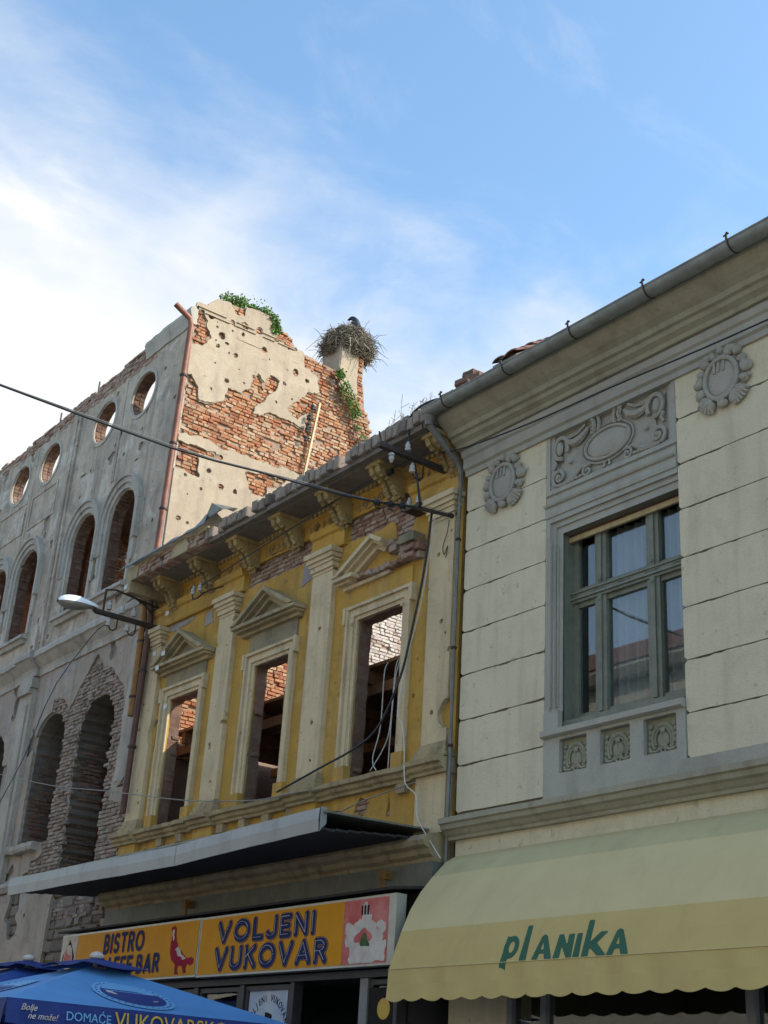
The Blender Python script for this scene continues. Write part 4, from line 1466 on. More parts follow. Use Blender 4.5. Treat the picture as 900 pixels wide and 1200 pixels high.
    for x, z in ((-18.0, 9.18),):
        b = MB(); b.tube([(x, 8.3, z), (x, 8.25, z + .1), (x + .03, 8.27, z + .18), (x + .06, 8.25, z + .14)], .014, 5); b.tube([(x - .05, 8.26, z + .08), (x + .08, 8.26, z + .1)], .01, 4); b.build('gutter_hook', M['iron'], yel)
    # blank paper tags stuck on the front
    for x, z, y in ((-17.6, 8.43, 8.925), (-17.95, 7.86, 8.98), (-17.3, 7.68, 8.8), (-17.5, 7.5, 8.83), (-17.35, 6.9, 8.97), (-17.55, 6.45, 9.05), (-17.9, 4.7, 8.965), (-18.03, 8.82, 8.37)):
        b = MB(); b.box(x - .05, x + .05, y - .004, y, z - .035, z + .035); b.build('paper_tag', M['paper'], yel)


main_cornice()


def canopy_and_shop():
    # sheet metal fascia of the canopy, length by length
    xs = [-18.75, -17.55, -16.35, -15.15, -13.95, -12.75, -11.85, -11.06]
    drop = [0.0, -.01, -.015, -.03, -.035, .0, .02, .035]
    for k in range(7):
        x0, x1 = xs[k] + .004, xs[k + 1] - .004
        d0, d1 = drop[k], drop[k + 1]
        b = MB()
        hz0, hz1 = .23, .23
        y0, y1 = 7.6 + random.uniform(-.006, .006), 7.6 + random.uniform(-.006, .006)
        vs = []
        for x, d, y in ((x0, d0, y0), ((x0 + x1) / 2, (d0 + d1) / 2, (y0 + y1) / 2 - .008), (x1, d1, y1)):
            vs += [(x, y, 4.08 + d), (x, y - .012, 4.2 + d), (x, y, 4.315 + d), (x, y + .06, 4.33 + d), (x, y + .05, 4.31 + d), (x, y + .012, 4.19 + d), (x, y + .012, 4.08 + d)]
        fs = []
        for i in range(2):
            for j in range(7):
                j2 = (j + 1) % 7
                fs.append((i * 7 + j, (i + 1) * 7 + j, (i + 1) * 7 + j2, i * 7 + j2))
        b.add(vs, fs)
        b.build('fascia_panel', M['sheetmetal'], yel)
    b = MB(); b.add([(xs[-1] + .002, 7.6, 4.11), (xs[-1] + .002, 7.6, 4.36), (xs[-1] + .002, 7.68, 4.365), (xs[-1] + .002, 7.68, 4.2)], [(0, 1, 2, 3)]); b.build('fascia_end', M['sheetmetal'], yel)
    # top sheet and underside boards
    b = MB(); b.prism([(7.63, 4.30), (9.06, 4.34), (9.06, 4.36), (7.63, 4.32)], lambda a, c, d: (d, a, c), -18.72, -11.0); b.build('canopy_roof', M['sheetgreen'], yel)
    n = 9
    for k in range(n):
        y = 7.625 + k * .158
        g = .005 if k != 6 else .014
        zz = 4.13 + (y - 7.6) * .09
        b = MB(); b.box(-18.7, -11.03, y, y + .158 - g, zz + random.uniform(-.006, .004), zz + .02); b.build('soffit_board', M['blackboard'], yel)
    # lower wall cornice
    b = MB(); b.sweepx([(9.3, 3.98), (8.86, 3.98), (8.85, 4.02), (8.8, 4.05), (8.78, 4.1), (8.72, 4.13), (8.7, 4.18), (8.74, 4.24), (8.9, 4.28), (9.3, 4.3)], -18.15, -10.76, seg=40, jit=.01); b.build('lower_cornice', M['trim_dirty'], yel)
    b = MB(); b.box(-18.1, -10.76, 8.84, 9.3, 3.69, 3.98); b.build('shop_fascia', M['facia'], yel)
    for x in (-15.6, -11.45):
        b = MB(); b.box(x - .03, x + .03, 8.7, 8.84, 3.84, 3.93); b.box(x - .02, x + .02, 8.72, 8.75, 3.74, 3.84); b.tube([(x - .09, 8.76, 3.86), (x + .09, 8.76, 3.9)], .012, 5); b.build('iron_bracket', M['ochrepipe'], yel)
    b = MB(); b.prism([(8.86, 3.69), (8.3, 3.62), (8.3, 3.645), (8.86, 3.72)], lambda a, c, d: (d, a, c), -18.4, -10.7); b.build('sign_roof', M['blackboard'], yel)
    # shop front
    b = MB(); b.box(-18.3, -17.9, 8.75, 9.2, .12, 3.68); b.build('shop_pier', M['ruin_low'], yel)
    b = MB(); b.box(-17.9, -10.8, 8.48, 8.9, 2.82, 2.89); b.box(-17.9, -10.8, 8.85, 8.9, 2.89, 3.68); b.build('shop_lintel', M['shopframe'], yel)
    for x, w, m in ((-17.9, .08, 'shopframe'), (-16.6, .08, 'shopframe'), (-15.6, .08, 'shopframe'), (-14.75, .1, 'shopframe'), (-13.72, .1, 'shopframe'), (-12.68, .07, 'shopframe'), (-11.42, .13, 'greyframe'), (-10.86, .06, 'shopframe')):
        b = MB(); b.box(x, x + w, 8.5, 8.62, .12, 2.815); b.build('shop_mullion', M[m], yel)
    for x0, x1 in ((-17.8, -16.62), (-16.5, -15.62), (-15.5, -14.77), (-14.64, -13.74), (-13.61, -12.7), (-11.28, -10.87)):
        f = MB(); f.rring(x0, x1, .5, 2.8, .05, 8.52, 8.6)
        fo = f.build('shop_window', M['shopframe'], yel)
        b = MB(); b.box(x0 + .051, x1 - .051, 8.56, 8.568, .56, 2.74); b.build('pane', M['darkglass'], fo)
        b = MB(); b.box(x0, x1, 8.5, 8.62, .12, .495); b.build('stall_riser', M['shopframe'], yel)
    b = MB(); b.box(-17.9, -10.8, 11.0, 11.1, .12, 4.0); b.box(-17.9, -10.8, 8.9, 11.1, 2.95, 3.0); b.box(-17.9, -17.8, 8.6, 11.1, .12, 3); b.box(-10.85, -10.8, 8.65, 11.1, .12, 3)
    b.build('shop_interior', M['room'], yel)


canopy_and_shop()

# ------------------------------------------------------------------ lettering
A = lambda cx, cy, rx, ry, a0, a1, n=10: [(cx + rx * math.cos(R_(a0 + (a1 - a0) * i / n)), cy + ry * math.sin(R_(a0 + (a1 - a0) * i / n))) for i in range(n + 1)]
GLYPH = {
    'V': (.62, [[(0, 1), (.31, 0), (.62, 1)]]),
    'O': (.76, [A(.38, .5, .38, .5, 0, 360, 24)]),
    'L': (.42, [[(0, 1), (0, 0), (.42, 0)]]),
    'J': (.40, [[(.4, 1)] + A(.19, .22, .21, .22, 0, -165, 8)]),
    'E': (.42, [[(.42, 1), (0, 1), (0, 0), (.42, 0)], [(0, .5), (.36, .5)]]),
    'N': (.52, [[(0, 0), (0, 1), (.52, 0), (.52, 1)]]),
    'I': (.02, [[(.01, 0), (.01, 1)]]),
    'U': (.54, [[(0, 1)] + A(.27, .27, .27, .27, 180, 360, 10) + [(.54, 1)]]),
    'K': (.5, [[(0, 0), (0, 1)], [(.48, 1), (.02, .45)], [(.17, .6), (.5, 0)]]),
    'A': (.62, [[(0, 0), (.31, 1), (.62, 0)], [(.12, .3), (.5, .3)]]),
    'R': (.48, [[(0, 0), (0, 1), (.22, 1)] + A(.22, .74, .25, .26, 90, -90, 8) + [(0, .48)], [(.24, .48), (.48, 0)]]),
    'B': (.46, [[(0, 0), (0, 1), (.2, 1)] + A(.2, .76, .22, .24, 90, -90, 8) + [(0, .52)], [(.2, .52)] + A(.2, .26, .26, .26, 90, -90, 8) + [(0, 0)]]),
    'S': (.46, [A(.23, .75, .22, .25, 40, 270, 10) + A(.23, .25, .23, .25, 90, -140, 10)]),
    'T': (.52, [[(0, 1), (.52, 1)], [(.26, 1), (.26, 0)]]),
    'C': (.54, [A(.3, .5, .3, .5, 50, 310, 16)]),
    'F': (.40, [[(.4, 1), (0, 1), (0, 0)], [(0, .5), (.33, .5)]]),
}


def word_lines(word, gap=.34):
    x, out = 0.0, []
    for ch in word:
        if ch == ' ':
            x += .34
            continue
        w, ls = GLYPH[ch]
        out += [[(px + x, py) for px, py in l] for l in ls]
        x += w + gap
    return out, x - gap


def fit(lines, W, x0, x1, z0, z1):
    sx = (x1 - x0) / W
    return [[(x0 + a * sx, z0 + c * (z1 - z0)) for a, c in l] for l in lines]


def strokes_sdf(lines, r):
    def f(U, V):
        d = np.full(U.shape, 9.0)
        for l in lines:
            d = np.minimum(d, sd_seg(U, V, l))
        return r - d
    return f


def sign_word(word, x0, x1, z0, z1, parent, y=8.33, s=1.0):
    lines, W = word_lines(word)
    L = fit(lines, W, x0, x1, z0, z1)
    e = .1
    for nm, r, d, m in (('letter_outline', .047 * s, y - .003, 'navy'), ('letter_gap', .042 * s, y - .006, 'sign_orange'), ('letter_face', .037 * s, y - .009, 'navy')):
        b = MB(); b.sheet(strokes_sdf(L, r), x0 - e, x1 + e, z0 - e, z1 + e, .011, FY, d, d + .0028); b.build(nm, M[m], parent)
    if s > .8:
        H = [[(a - .016, c + .006) for a, c in l] for l in L]
        b = MB(); b.sheet(strokes_sdf(H, .0032), x0 - e, x1 + e, z0 - e, z1 + e, .008, FY, y - .0118, y - .0092); b.build('letter_highlight', M['paleprint'], parent)


def signs():
    s1 = thing('shop_sign', 'orange sign reading BISTRO CAFFE BAR with a red bird and an oval emblem', 'sign', (-16.4, 8.4, 2.9), 'orange shop signs over the bar')
    b = MB(); b.box(-18.28, -14.47, 8.335, 8.46, 2.915, 3.59); b.build('sign_box', M['sign_edge'], s1)
    b = MB(); b.box(-17.77, -14.5, 8.33, 8.3345, 2.94, 3.565); b.build('orange_face', M['sign_orange'], s1)
    b = MB(); b.box(-18.255, -17.785, 8.33, 8.3345, 2.94, 3.565); b.build('white_face', M['whiteprint'], s1)
    hexa = [(-18.2, 2.945), (-18.2, 3.3), (-18.02, 3.52), (-17.84, 3.3), (-17.84, 2.945)]
    b = MB(); b.prism(hexa, FY, 8.326, 8.3298); b.build('emblem_shield', M['blackprint'], s1)
    b = MB(); b.sheet(lambda U, V: sd_circ(U, V, -18.02, 3.25, .135, .2), -18.2, -17.8, 3.0, 3.5, .012, FY, 8.322, 8.3258); b.build('emblem_oval', M['whiteprint'], s1)
    b = MB(); b.sheet(lambda U, V: np.minimum(sd_circ(U, V, -18.02, 3.25, .11, .17), fbm(U * 9, V * 9, 6, 2) * .1 - .012), -18.2, -17.8, 3.0, 3.5, .01, FY, 8.319, 8.3218); b.build('emblem_drawing', M['pinkred'], s1)
    sign_word('BISTRO', -16.93, -15.86, 3.3, 3.51, s1, s=.62)
    sign_word('CAFFE BAR', -17.02, -15.4, 3.02, 3.21, s1, s=.62)
    birdp = [(-15.16, 3.51), (-15.08, 3.53), (-15.04, 3.5), (-15.03, 3.42), (-15.0, 3.34), (-14.93, 3.27), (-14.8, 3.18), (-14.7, 3.13), (-14.6, 3.14), (-14.54, 3.12), (-14.55, 3.07), (-14.62, 3.05), (-14.68, 3.08), (-14.72, 3.02), (-14.7, 2.97), (-14.76, 2.97), (-14.8, 3.05), (-14.9, 3.06), (-14.92, 3.0), (-14.88, 2.96), (-14.97, 2.965), (-14.98, 3.08), (-15.08, 3.13), (-15.13, 3.22), (-15.14, 3.32), (-15.12, 3.42)]
    b = MB(); b.sheet(lambda U, V: sd_poly(U, V, birdp) + .004, -15.2, -14.5, 2.94, 3.56, .011, FY, 8.326, 8.3298); b.build('printed_bird', M['redprint'], s1)
    b = MB()
    for pl in ([(-14.99, 3.25), (-14.94, 3.3), (-14.86, 3.2), (-14.7, 3.12), (-14.8, 3.13), (-14.93, 3.17)], [(-15.13, 3.49), (-15.09, 3.5), (-15.06, 3.4), (-15.08, 3.36), (-15.11, 3.42)]):
        b.sheet(lambda U, V, pl=pl: sd_poly(U, V, pl) + .02 * fbm(U * 30, V * 30, 4, 2), -15.2, -14.5, 2.94, 3.56, .009, FY, 8.3225, 8.3258)
    b.build('printed_wing', M['whiteprint'], s1)
    s2 = thing('shop_sign', 'orange sign reading VOLJENI VUKOVAR with a red and white picture at its right end', 'sign', (-12.6, 8.4, 2.9), 'orange shop signs over the bar')
    b = MB(); b.box(-14.455, -10.68, 8.335, 8.46, 2.905, 3.585); b.build('sign_box', M['sign_edge'], s2)
    b = MB(); b.box(-14.43, -11.545, 8.33, 8.3345, 2.93, 3.56); b.build('orange_face', M['sign_orange'], s2)
    b = MB(); b.box(-11.54, -10.8, 8.33, 8.3345, 2.93, 3.56); b.build('picture_face', M['pinkred'], s2)
    sign_word('VOLJENI', -14.0, -12.08, 3.29, 3.48, s2)
    sign_word('VUKOVAR', -14.02, -11.83, 2.99, 3.19, s2)
    # plain red and white picture: a pale building front with a lantern top and arches
    def pic(U, V):
        x = U + 11.17
        f = sd_rect(U, V, -11.4, -10.81, 2.94, 3.14)
        f = np.maximum(f, sd_rect(x, V, -.05, .05, 3.3, 3.47))
        f = np.maximum(f, sd_circ(x, V, 0, 3.47, .06))
        f = np.maximum(f, sd_rect(x, V, -.1, .1, 3.36, 3.39))
        f = np.maximum(f, np.minimum(.05 - np.abs(np.hypot(x, (V - 3.08)) - .24), V - 3.1))
        for dx in (-.27, .27):
            f = np.maximum(f, sd_circ(x, V, dx, 3.27, .07, .06)); f = np.maximum(f, sd_rect(x, V, dx - .04, dx + .04, 3.1, 3.25))
        return np.maximum(f, sd_circ(x, V, .2, 3.02, .1, .06)) + .035 * fbm(U * 14, V * 14, 5, 3)
    b = MB(); b.sheet(pic, -11.535, -10.805, 2.935, 3.555, .012, FY, 8.326, 8.3298); b.build('picture_print', M['whiteprint'], s2)
    b = MB(); b.sheet(lambda U, V: sd_poly(U, V, [(-11.26, 3.1), (-11.17, 3.26), (-11.08, 3.1)]) + .02 * fbm(U * 18, V * 18, 8, 2), -11.4, -10.9, 3.0, 3.3, .011, FY, 8.3225, 8.3258); b.build('picture_green', M['greenprint'], s2)
    b = MB(); b.sheet(lambda U, V: np.minimum(sd_rect(U, V, -11.235, -11.105, 3.4, 3.5), .014 - np.abs(np.mod(U, .05) - .025)), -11.3, -11.0, 3.38, 3.52, .01, FY, 8.3225, 8.3258); b.build('picture_windows', M['blackprint'], s2)


signs()


def font_mesh(b, text, size, fr, d0, d1, shear=0.0, align='LEFT', width=1.0, mi=0):
    """outline of the built-in font laid into plane (u, v) by fr"""
    cu = bpy.data.curves.new('text', 'FONT')
    cu.body = text
    cu.size = size
    cu.shear = shear
    cu.align_x = align
    cu.resolution_u = 3
    o = bpy.data.objects.new('text', cu)
    COL.objects.link(o)
    dg = bpy.context.evaluated_depsgraph_get()
    me = bpy.data.meshes.new_from_object(o.evaluated_get(dg))
    vs = [(v.co.x * width, v.co.y) for v in me.vertices]
    n = len(vs)
    fs = [tuple(p.vertices) for p in me.polygons]
    cnt = {}
    for p in fs:
        for i in range(len(p)):
            e = (p[i], p[(i + 1) % len(p)])
            cnt[e] = 1
    edges = [e for e in cnt if (e[1], e[0]) not in cnt]
    b.add([fr(x, y, d0) for x, y in vs], fs, mi)
    b.add([fr(x, y, d0) for x, y in vs] + [fr(x, y, d1) for x, y in vs], [(a, a + n, c + n, c) for a, c in edges], mi)
    bpy.data.objects.remove(o)
    bpy.data.meshes.remove(me)
    bpy.data.curves.remove(cu)


def posters():
    t = thing('poster', 'blue shop window poster with a dark tower under arched words VOLJENI VUKOVAR', 'poster', (-13.15, 8.55, 1.6))
    b = MB(); b.box(-13.57, -12.73, 8.545, 8.556, 1.5, 2.8); b.build('sheet', M['skyprint'], t)
    tower = [(-13.26, 1.55), (-13.02, 1.55), (-13.05, 2.1), (-13.03, 2.36), (-13.08, 2.4), (-13.06, 2.5), (-13.2, 2.52), (-13.23, 2.4), (-13.26, 2.36), (-13.22, 2.1)]
    b = MB(); b.sheet(lambda U, V: np.maximum(sd_poly(U, V, tower), sd_rect(U, V, -13.55, -12.75, 1.52, 1.62)) + .01 * fbm(U * 20, V * 20, 3, 2), -13.56, -12.74, 1.51, 2.79, .015, FY, 8.541, 8.5448); b.build('printed_tower', M['blackprint'], t)
    b = MB()
    txt = 'VOLJENI VUKOVAR'
    for i, ch in enumerate(txt):
        if ch == ' ':
            continue
        a = R_(150 - 120 * i / (len(txt) - 1))
        cx, cz, r = -13.15, 2.2, .38
        ca, sa = math.cos(a - math.pi / 2), math.sin(a - math.pi / 2)
        px, pz = cx + r * math.cos(a), cz + r * math.sin(a) * 1.15
        fr = lambda u, v, d, px=px, pz=pz, ca=ca, sa=sa: (px + u * ca - v * sa, d, pz + u * sa + v * ca)
        font_mesh(b, ch, .105, fr, 8.541, 8.5448, 0, 'CENTER', .8)
    b.build('lettering', M['blackprint'], t)
    t = thing('poster', 'dark poster with a round orange fruit beside the awning', 'poster', (-11.08, 8.55, 1.6))
    b = MB(); b.box(-11.27, -10.88, 8.51, 8.517, 1.5, 2.72); b.build('sheet', M['blackprint'], t)
    b = MB(); b.sheet(lambda U, V: sd_circ(U, V, -11.02, 2.52, .1), -11.2, -10.9, 2.3, 2.7, .015, FY, 8.506, 8.5098); b.build('printed_fruit', M['gold_print'], t)
    b = MB(); b.sheet(lambda U, V: sd_rect(U, V, -11.27, -10.88, 1.5, 2.35) - .05 + .04 * fbm(U * 6, V * 6, 3), -11.27, -10.88, 1.5, 2.4, .02, FY, 8.507, 8.5098); b.build('printed_plate', M['whiteprint'], t)


posters()

# ------------------------------------------------------------------ cream building
crm = thing('cream_building', 'cream town house with ruled render blocks, grey green window and stucco relief panel', 'building', (-7.5, 9.0, 0))
CX1 = 2.5


def cream_walls():
    # ruled render blocks on the two piers
    zl = [4.56, 4.97, 5.46, 5.965, 6.46, 6.955, 7.435, 7.925, 8.4]
    for x0, x1, zs in ((-10.61, -9.305, [4.47] + zl[1:]), (-7.5, -3.6, zl), (-1.75, CX1, zl)):
        b = MB(); b.box(x0 + .004, x1 - .004, 9.018, 9.3, 4.4, 8.5); b.build('pier', M['joint'], crm)
        for k in range(len(zs) - 1):
            z0, z1 = zs[k] + .005, zs[k + 1] - .005
            def f(U, V, z0=z0, z1=z1, k=k):
                chip = .02 * np.maximum(0, fbm(U * 7, V * 0 + k, 131, 3))
                return np.minimum(np.minimum(V - z0 - chip * .5, z1 - V - chip), np.minimum(U - x0, x1 - U))
            b = MB(); b.sheet(f, x0, x1, z0, z1, .03, FY, 9.0, 9.03)
            b.build('render_block', M['cream'], crm)
    # window bays set back between the piers
    for bx in (0.0, 5.75):
        L, Rr = -9.3 + bx, -7.505 + bx
        wall = MB(); wall.sheet(lambda U, V: -sd_rect(U, V, L + .14, Rr + .1, 5.14, 7.26), L, Rr, 4.4, 8.5, .05, FY, 9.06, 9.4); wall.build('bay_wall', M['bluegrey'], crm)
        # architrave of the window
        b = MB()
        for w0, w1, d in ((.0, .06, 9.0), (.06, .12, 9.03), (.12, .2, 9.05)):
            b.prism([(L + w0, 5.115), (L + w1, 5.115), (L + w1, 7.42 - w1), (L + w0, 7.42 - w0)], FY, d, 9.07)
            b.prism([(L + w0, 7.42 - w0), (L + w1, 7.42 - w1), (Rr - .004, 7.42 - w1), (Rr - .004, 7.42 - w0)], FY, d, 9.07)
        for k in range(5):
            b.box(L + .02 + k * .04, L + .03 + k * .04, 8.993 + k * .012, 9.06, 5.35, 7.2 - .04 * k)
        b.box(L - .0, L + .2, 8.985, 9.06, 5.115, 5.3)
        b.build('window_architrave', M['bluegrey'], crm)
        b = MB(); b.rring(L + .15, Rr + .09, 5.15, 7.27, .05, 9.06, 9.25); b.build('window_reveal', M['winframe'], crm)
        # window
        X = lambda x: x + bx
        f = MB()
        f.rring(X(-9.17), X(-7.47), 5.19, 7.24, .045, 9.19, 9.28)
        for a, c in ((-9.125, -9.03), (-7.66, -7.52)):
            f.box(X(a), X(c), 9.205, 9.26, 5.236, 7.194)
        for a, c in ((-8.78, -8.63), (-8.09, -7.93)):
            f.box(X(a), X(c), 9.19, 9.27, 5.236, 7.194)
            f.box(X(a + .05), X(c - .05), 9.172, 9.19, 5.26, 7.19)
        f.box(X(-9.125), X(-7.52), 9.175, 9.275, 6.46, 6.59)
        f.box(X(-9.125), X(-7.52), 9.155, 9.18, 6.49, 6.515); f.box(X(-9.125), X(-7.52), 9.16, 9.18, 6.555, 6.575)
        for a, c in ((-9.03, -8.78), (-8.63, -8.09), (-7.93, -7.66)):
            f.box(X(a), X(c), 9.21, 9.26, 5.236, 5.29); f.box(X(a), X(c), 9.21, 9.26, 6.41, 6.46); f.box(X(a), X(c), 9.21, 9.26, 6.59, 6.62)
        wf = f.build('window', M['winframe'], crm)
        # carved frets and bosses along the transom
        b = MB()
        for cx in (-9.08, -8.705, -8.36, -8.01, -7.66):
            for q in (-.06, .0, .06):
                b.tube([(X(cx + q - .02), 9.168, 6.505), (X(cx + q - .02), 9.168, 6.535), (X(cx + q + .015), 9.168, 6.535), (X(cx + q + .015), 9.168, 6.515)], .006, 4)
        for cx in (-8.705, -8.01):
            for z in (6.63, 6.42):
                b.ell((X(cx), 9.17, z), (.022, .012, .022), None, 8, 5)
        b.build('transom_fret', M['winframe'], wf)
        for a, c in ((-9.03, -8.78), (-8.63, -8.09), (-7.93, -7.66)):
            for z0, z1 in ((5.285, 6.415), (6.615, 7.2)):
                g = MB(); g.box(X(a) - .004, X(c) + .004, 9.236, 9.24, z0, z1); g.build('pane', M['glass'], wf)
        b = MB(); b.box(X(-9.125), X(-7.595), 9.14, 9.168, 7.135, 7.19)
        for x in (-8.9, -8.0):
            b.ell((X(x), 9.135, 7.16), (.014, .01, .014), None, 6, 4)
        b.build('blind_rail', M['tanwood'], wf)
        b = MB(); b.box(X(-9.125), X(-7.595), 9.15, 9.165, 7.192, 7.24); b.build('blind_box', M['brownpipe'], wf)
        # pleated net curtain and dark room
        b = MB()
        n = 90
        vs, fs = [], []
        for i in range(n + 1):
            x = X(-9.0 + 1.45 * i / n)
            y = 9.34 + .03 * math.sin(i * .9) + .015 * math.sin(i * .37)
            vs += [(x, y, 5.0), (x, y, 7.2)]
            if i:
                fs.append((2 * i - 2, 2 * i, 2 * i + 1, 2 * i - 1))
        if bx == 0:
            keep = [q for q in fs if vs[q[0]][0] > -8.7]
            b.add(vs, keep)
        else:
            b.add(vs, fs)
        b.build('curtain', M['curtain'], wf)
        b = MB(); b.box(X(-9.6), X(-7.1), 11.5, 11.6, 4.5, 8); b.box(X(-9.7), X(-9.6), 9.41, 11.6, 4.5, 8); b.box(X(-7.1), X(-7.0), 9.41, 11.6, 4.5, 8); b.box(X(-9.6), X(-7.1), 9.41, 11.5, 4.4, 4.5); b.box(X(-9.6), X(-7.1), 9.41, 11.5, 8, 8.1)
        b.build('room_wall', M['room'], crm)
        # sill and apron with three rosette panels
        b = MB(); b.sweepx([(9.06, 5.03), (8.97, 5.03), (8.93, 5.045), (8.93, 5.1), (8.96, 5.112), (9.2, 5.135)], L + .002, Rr - .002); b.build('window_sill', M['bluegrey'], crm)
        px = [(-9.08, -8.71), (-8.54, -8.16), (-8.0, -7.61)]
        def apron(U, V):
            f = np.full(U.shape, 9.0)
            for a, c in px:
                f = np.minimum(f, -sd_rect(U, V, a + bx, c + bx, 4.665, 5.0))
            return f
        b = MB(); b.sheet(apron, L + .002, Rr - .002, 4.41, 5.03, .02, FY, 8.985, 9.055); b.build('apron', M['bluegrey'], crm)
        for a, c in px:
            m = (a + c) / 2 + bx
            b = MB()
            b.box(a + bx + .004, c + bx - .004, 9.048, 9.058, 4.668, 4.997)
            b.tube([(m + .125 * math.cos(q), 9.035, 4.8 + .135 * math.sin(q)) for q in [R_(-40 + 260 * i / 18) for i in range(19)]], .018, 6)
            b.tube([(m + .095 * math.cos(q), 9.035, 4.8 + .105 * math.sin(q)) for q in [R_(-30 + 240 * i / 18) for i in range(19)]], .012, 6)
            b.ell((m, 9.04, 4.79), (.07, .02, .075), None, 12, 6)
            b.ell((m, 9.03, 4.875), (.03, .02, .03), None, 8, 5)
            b.tube([(m, 9.025, 4.84), (m, 9.025, 4.80)], [.018, .006], 6)
            b.tube(spiral(m + .01, 4.7, .045, .01, 1.5, 0, 9.025, 18), .012, 5)
            b.tube([(m - .15, 9.03, 4.7), (m - .08, 9.03, 4.69), (m - .03, 9.03, 4.71)], .016, 5)
            b.tube([(m + .15, 9.03, 4.7), (m + .08, 9.03, 4.69), (m + .04, 9.03, 4.71)], .016, 5)
            for s in (-1, 1):
                for q in range(5):
                    b.ell((m + s * (.155 - .004 * q), 9.035, 4.72 + .052 * q), (.022, .018, .026), None, 7, 5)
            for q in range(3):
                b.ell((m - .05 + .05 * q, 9.035, 4.93 + (.01 if q == 1 else 0)), (.026, .018, .02), None, 7, 5)
            b.build('rosette', M['rosette'], crm, smooth=True)
        # lintel strips and relief panel
        b = MB(); b.sweepx([(9.06, 7.42), (8.985, 7.42), (8.98, 7.46), (8.985, 7.53), (8.96, 7.54), (8.95, 7.56), (9.06, 7.57)], L + .002, Rr - .002); b.sweepx([(9.06, 7.57), (9.0, 7.57), (9.0, 7.66), (8.985, 7.67), (9.06, 7.69)], L + .01, Rr - .01); b.build('lintel', M['bluegrey'], crm)
        b = MB()
        for w, d in ((.0, 9.0), (.05, 9.02), (.085, 9.04)):
            b.rring(L + w, Rr - w, 7.69 + w * .5, 8.5 - w, .05, d, 9.062)
        b.build('panel_frame', M['bluegrey'], crm)
        relief(bx)
    # strips under the right pier, lower cornice
    b = MB(); b.box(-7.56, -3.6, 8.96, 9.02, 4.49, 4.555); b.box(-7.58, -3.6, 8.94, 9.02, 4.43, 4.485); b.build('pier_base', M['relief'], crm)
    prof = [(9.05, 4.19), (8.96, 4.19), (8.955, 4.22), (8.93, 4.235), (8.90, 4.27), (8.86, 4.285), (8.85, 4.33), (8.82, 4.34), (8.82, 4.395), (9.05, 4.43)]
    b = MB(); b.sweepx(prof, -10.68, CX1, seg=40, jit=.002); b.build('lower_cornice', M['greengrey'], crm)
    b = MB(); b.box(-10.61, CX1, 9.012, 9.3, 3.2, 4.19); b.build('lower_wall', M['cream'], crm)
    b = MB(); b.box(-10.61, CX1, 9.42, 14.5, 9.05, 9.1); b.box(-10.62, -10.5, 9.31, 18, 0, 9.0); b.build('shell_wall', M['cream'], crm)


def relief(bx):
    X = lambda x: x + bx
    y = 9.03
    b = MB()
    def plate(U, V):
        x = U - bx + 8.43
        f = np.minimum(.74 - .10 * np.cos(V * 7.5 - 60.4) - np.abs(x), np.minimum(V - 7.76 + .05 * np.cos(x * 5), 8.36 - V))
        return f
    b.sheet(plate, X(-9.22), X(-7.62), 7.74, 8.42, .025, FY, 9.04, 9.06)
    E = lambda rx, rz, n=34: [(X(-8.43) + rx * math.cos(2 * math.pi * i / n), y - .012, 8.04 + rz * math.sin(2 * math.pi * i / n)) for i in range(n)]
    b.tube(E(.31, .17), .02, 6, closed=True)
    b.tube(E(.36, .215), .011, 5, closed=True)
    b.ell((X(-8.43), y - .005, 8.04), (.29, .028, .15), None, 22, 8)
    for s in (-1, 1):
        q = lambda dx, z, dy=0.0: (X(-8.43 + s * dx), y - .02 + dy, z)
        # upper loops with hanging swags
        b.tube([q(.66 + .1 * math.cos(t), 8.20 + .125 * math.sin(t)) for t in [math.pi * (-.55 + 1.75 * i / 18) for i in range(19)]], .026, 6)
        b.ell(q(.68, 8.2), (.05, .03, .085), None, 10, 6)
        b.tube([q(.57, 8.26), q(.5, 8.21), (X(-8.43 + s * .42), y - .02, 8.2), q(.32, 8.24), q(.25, 8.31)], [.02, .04, .05, .04, .02], 7)
        b.tube([q(.6, 8.3), q(.5, 8.285), q(.4, 8.3), q(.3, 8.36)], .018, 6)
        b.tube([q(.2, 8.2), q(.17, 8.3), q(.2, 8.39)], .028, 6)
        b.tube([q(.12, 8.21), q(.1, 8.3), q(.12, 8.39)], .02, 6)
        for k in range(3):
            b.ell(q(.19, 8.24 + .05 * k, -.03), (.012, .012, .014), None, 6, 4)
        b.ell(q(.31, 8.24, -.02), (.03, .025, .035), None, 8, 5)
        # lower corner volutes and swoosh
        b.tube([q(.69 + .10 * (1 - t) * math.cos(-1.2 + 10.5 * t), 7.865 + .10 * (1 - t) * math.sin(-1.2 + 10.5 * t)) for t in [i / 24 for i in range(23)]], .022, 6)
        b.ell(q(.69, 7.865, -.01), (.03, .03, .03), None, 8, 5)
        b.tube([q(.72, 7.77), q(.6, 7.76), q(.46, 7.80), q(.35, 7.87), q(.27, 7.86)], [.02, .024, .024, .02, .012], 6)
        b.tube([q(.28 + .075 * (1 - t) * math.cos(2.2 - 10 * t), 7.80 + .075 * (1 - t) * math.sin(2.2 - 10 * t)) for t in [i / 22 for i in range(21)]], .017, 6)
        for k in range(4):
            b.ell(q(.38 + .05 * k, 7.775 - .003 * k), (.028, .02, .022), None, 7, 5)
        b.tube([q(.77, 7.98), q(.735, 8.04), q(.77, 8.1)], .02, 6)
        b.tube([q(.035, 7.76), q(.035, 7.83)], .014, 5)
        b.ell(q(.53, 8.0), (.028, .015, .028), None, 8, 5)
    # medallion cords
    o = b.build('relief_panel', M['relief'], crm, smooth=True)


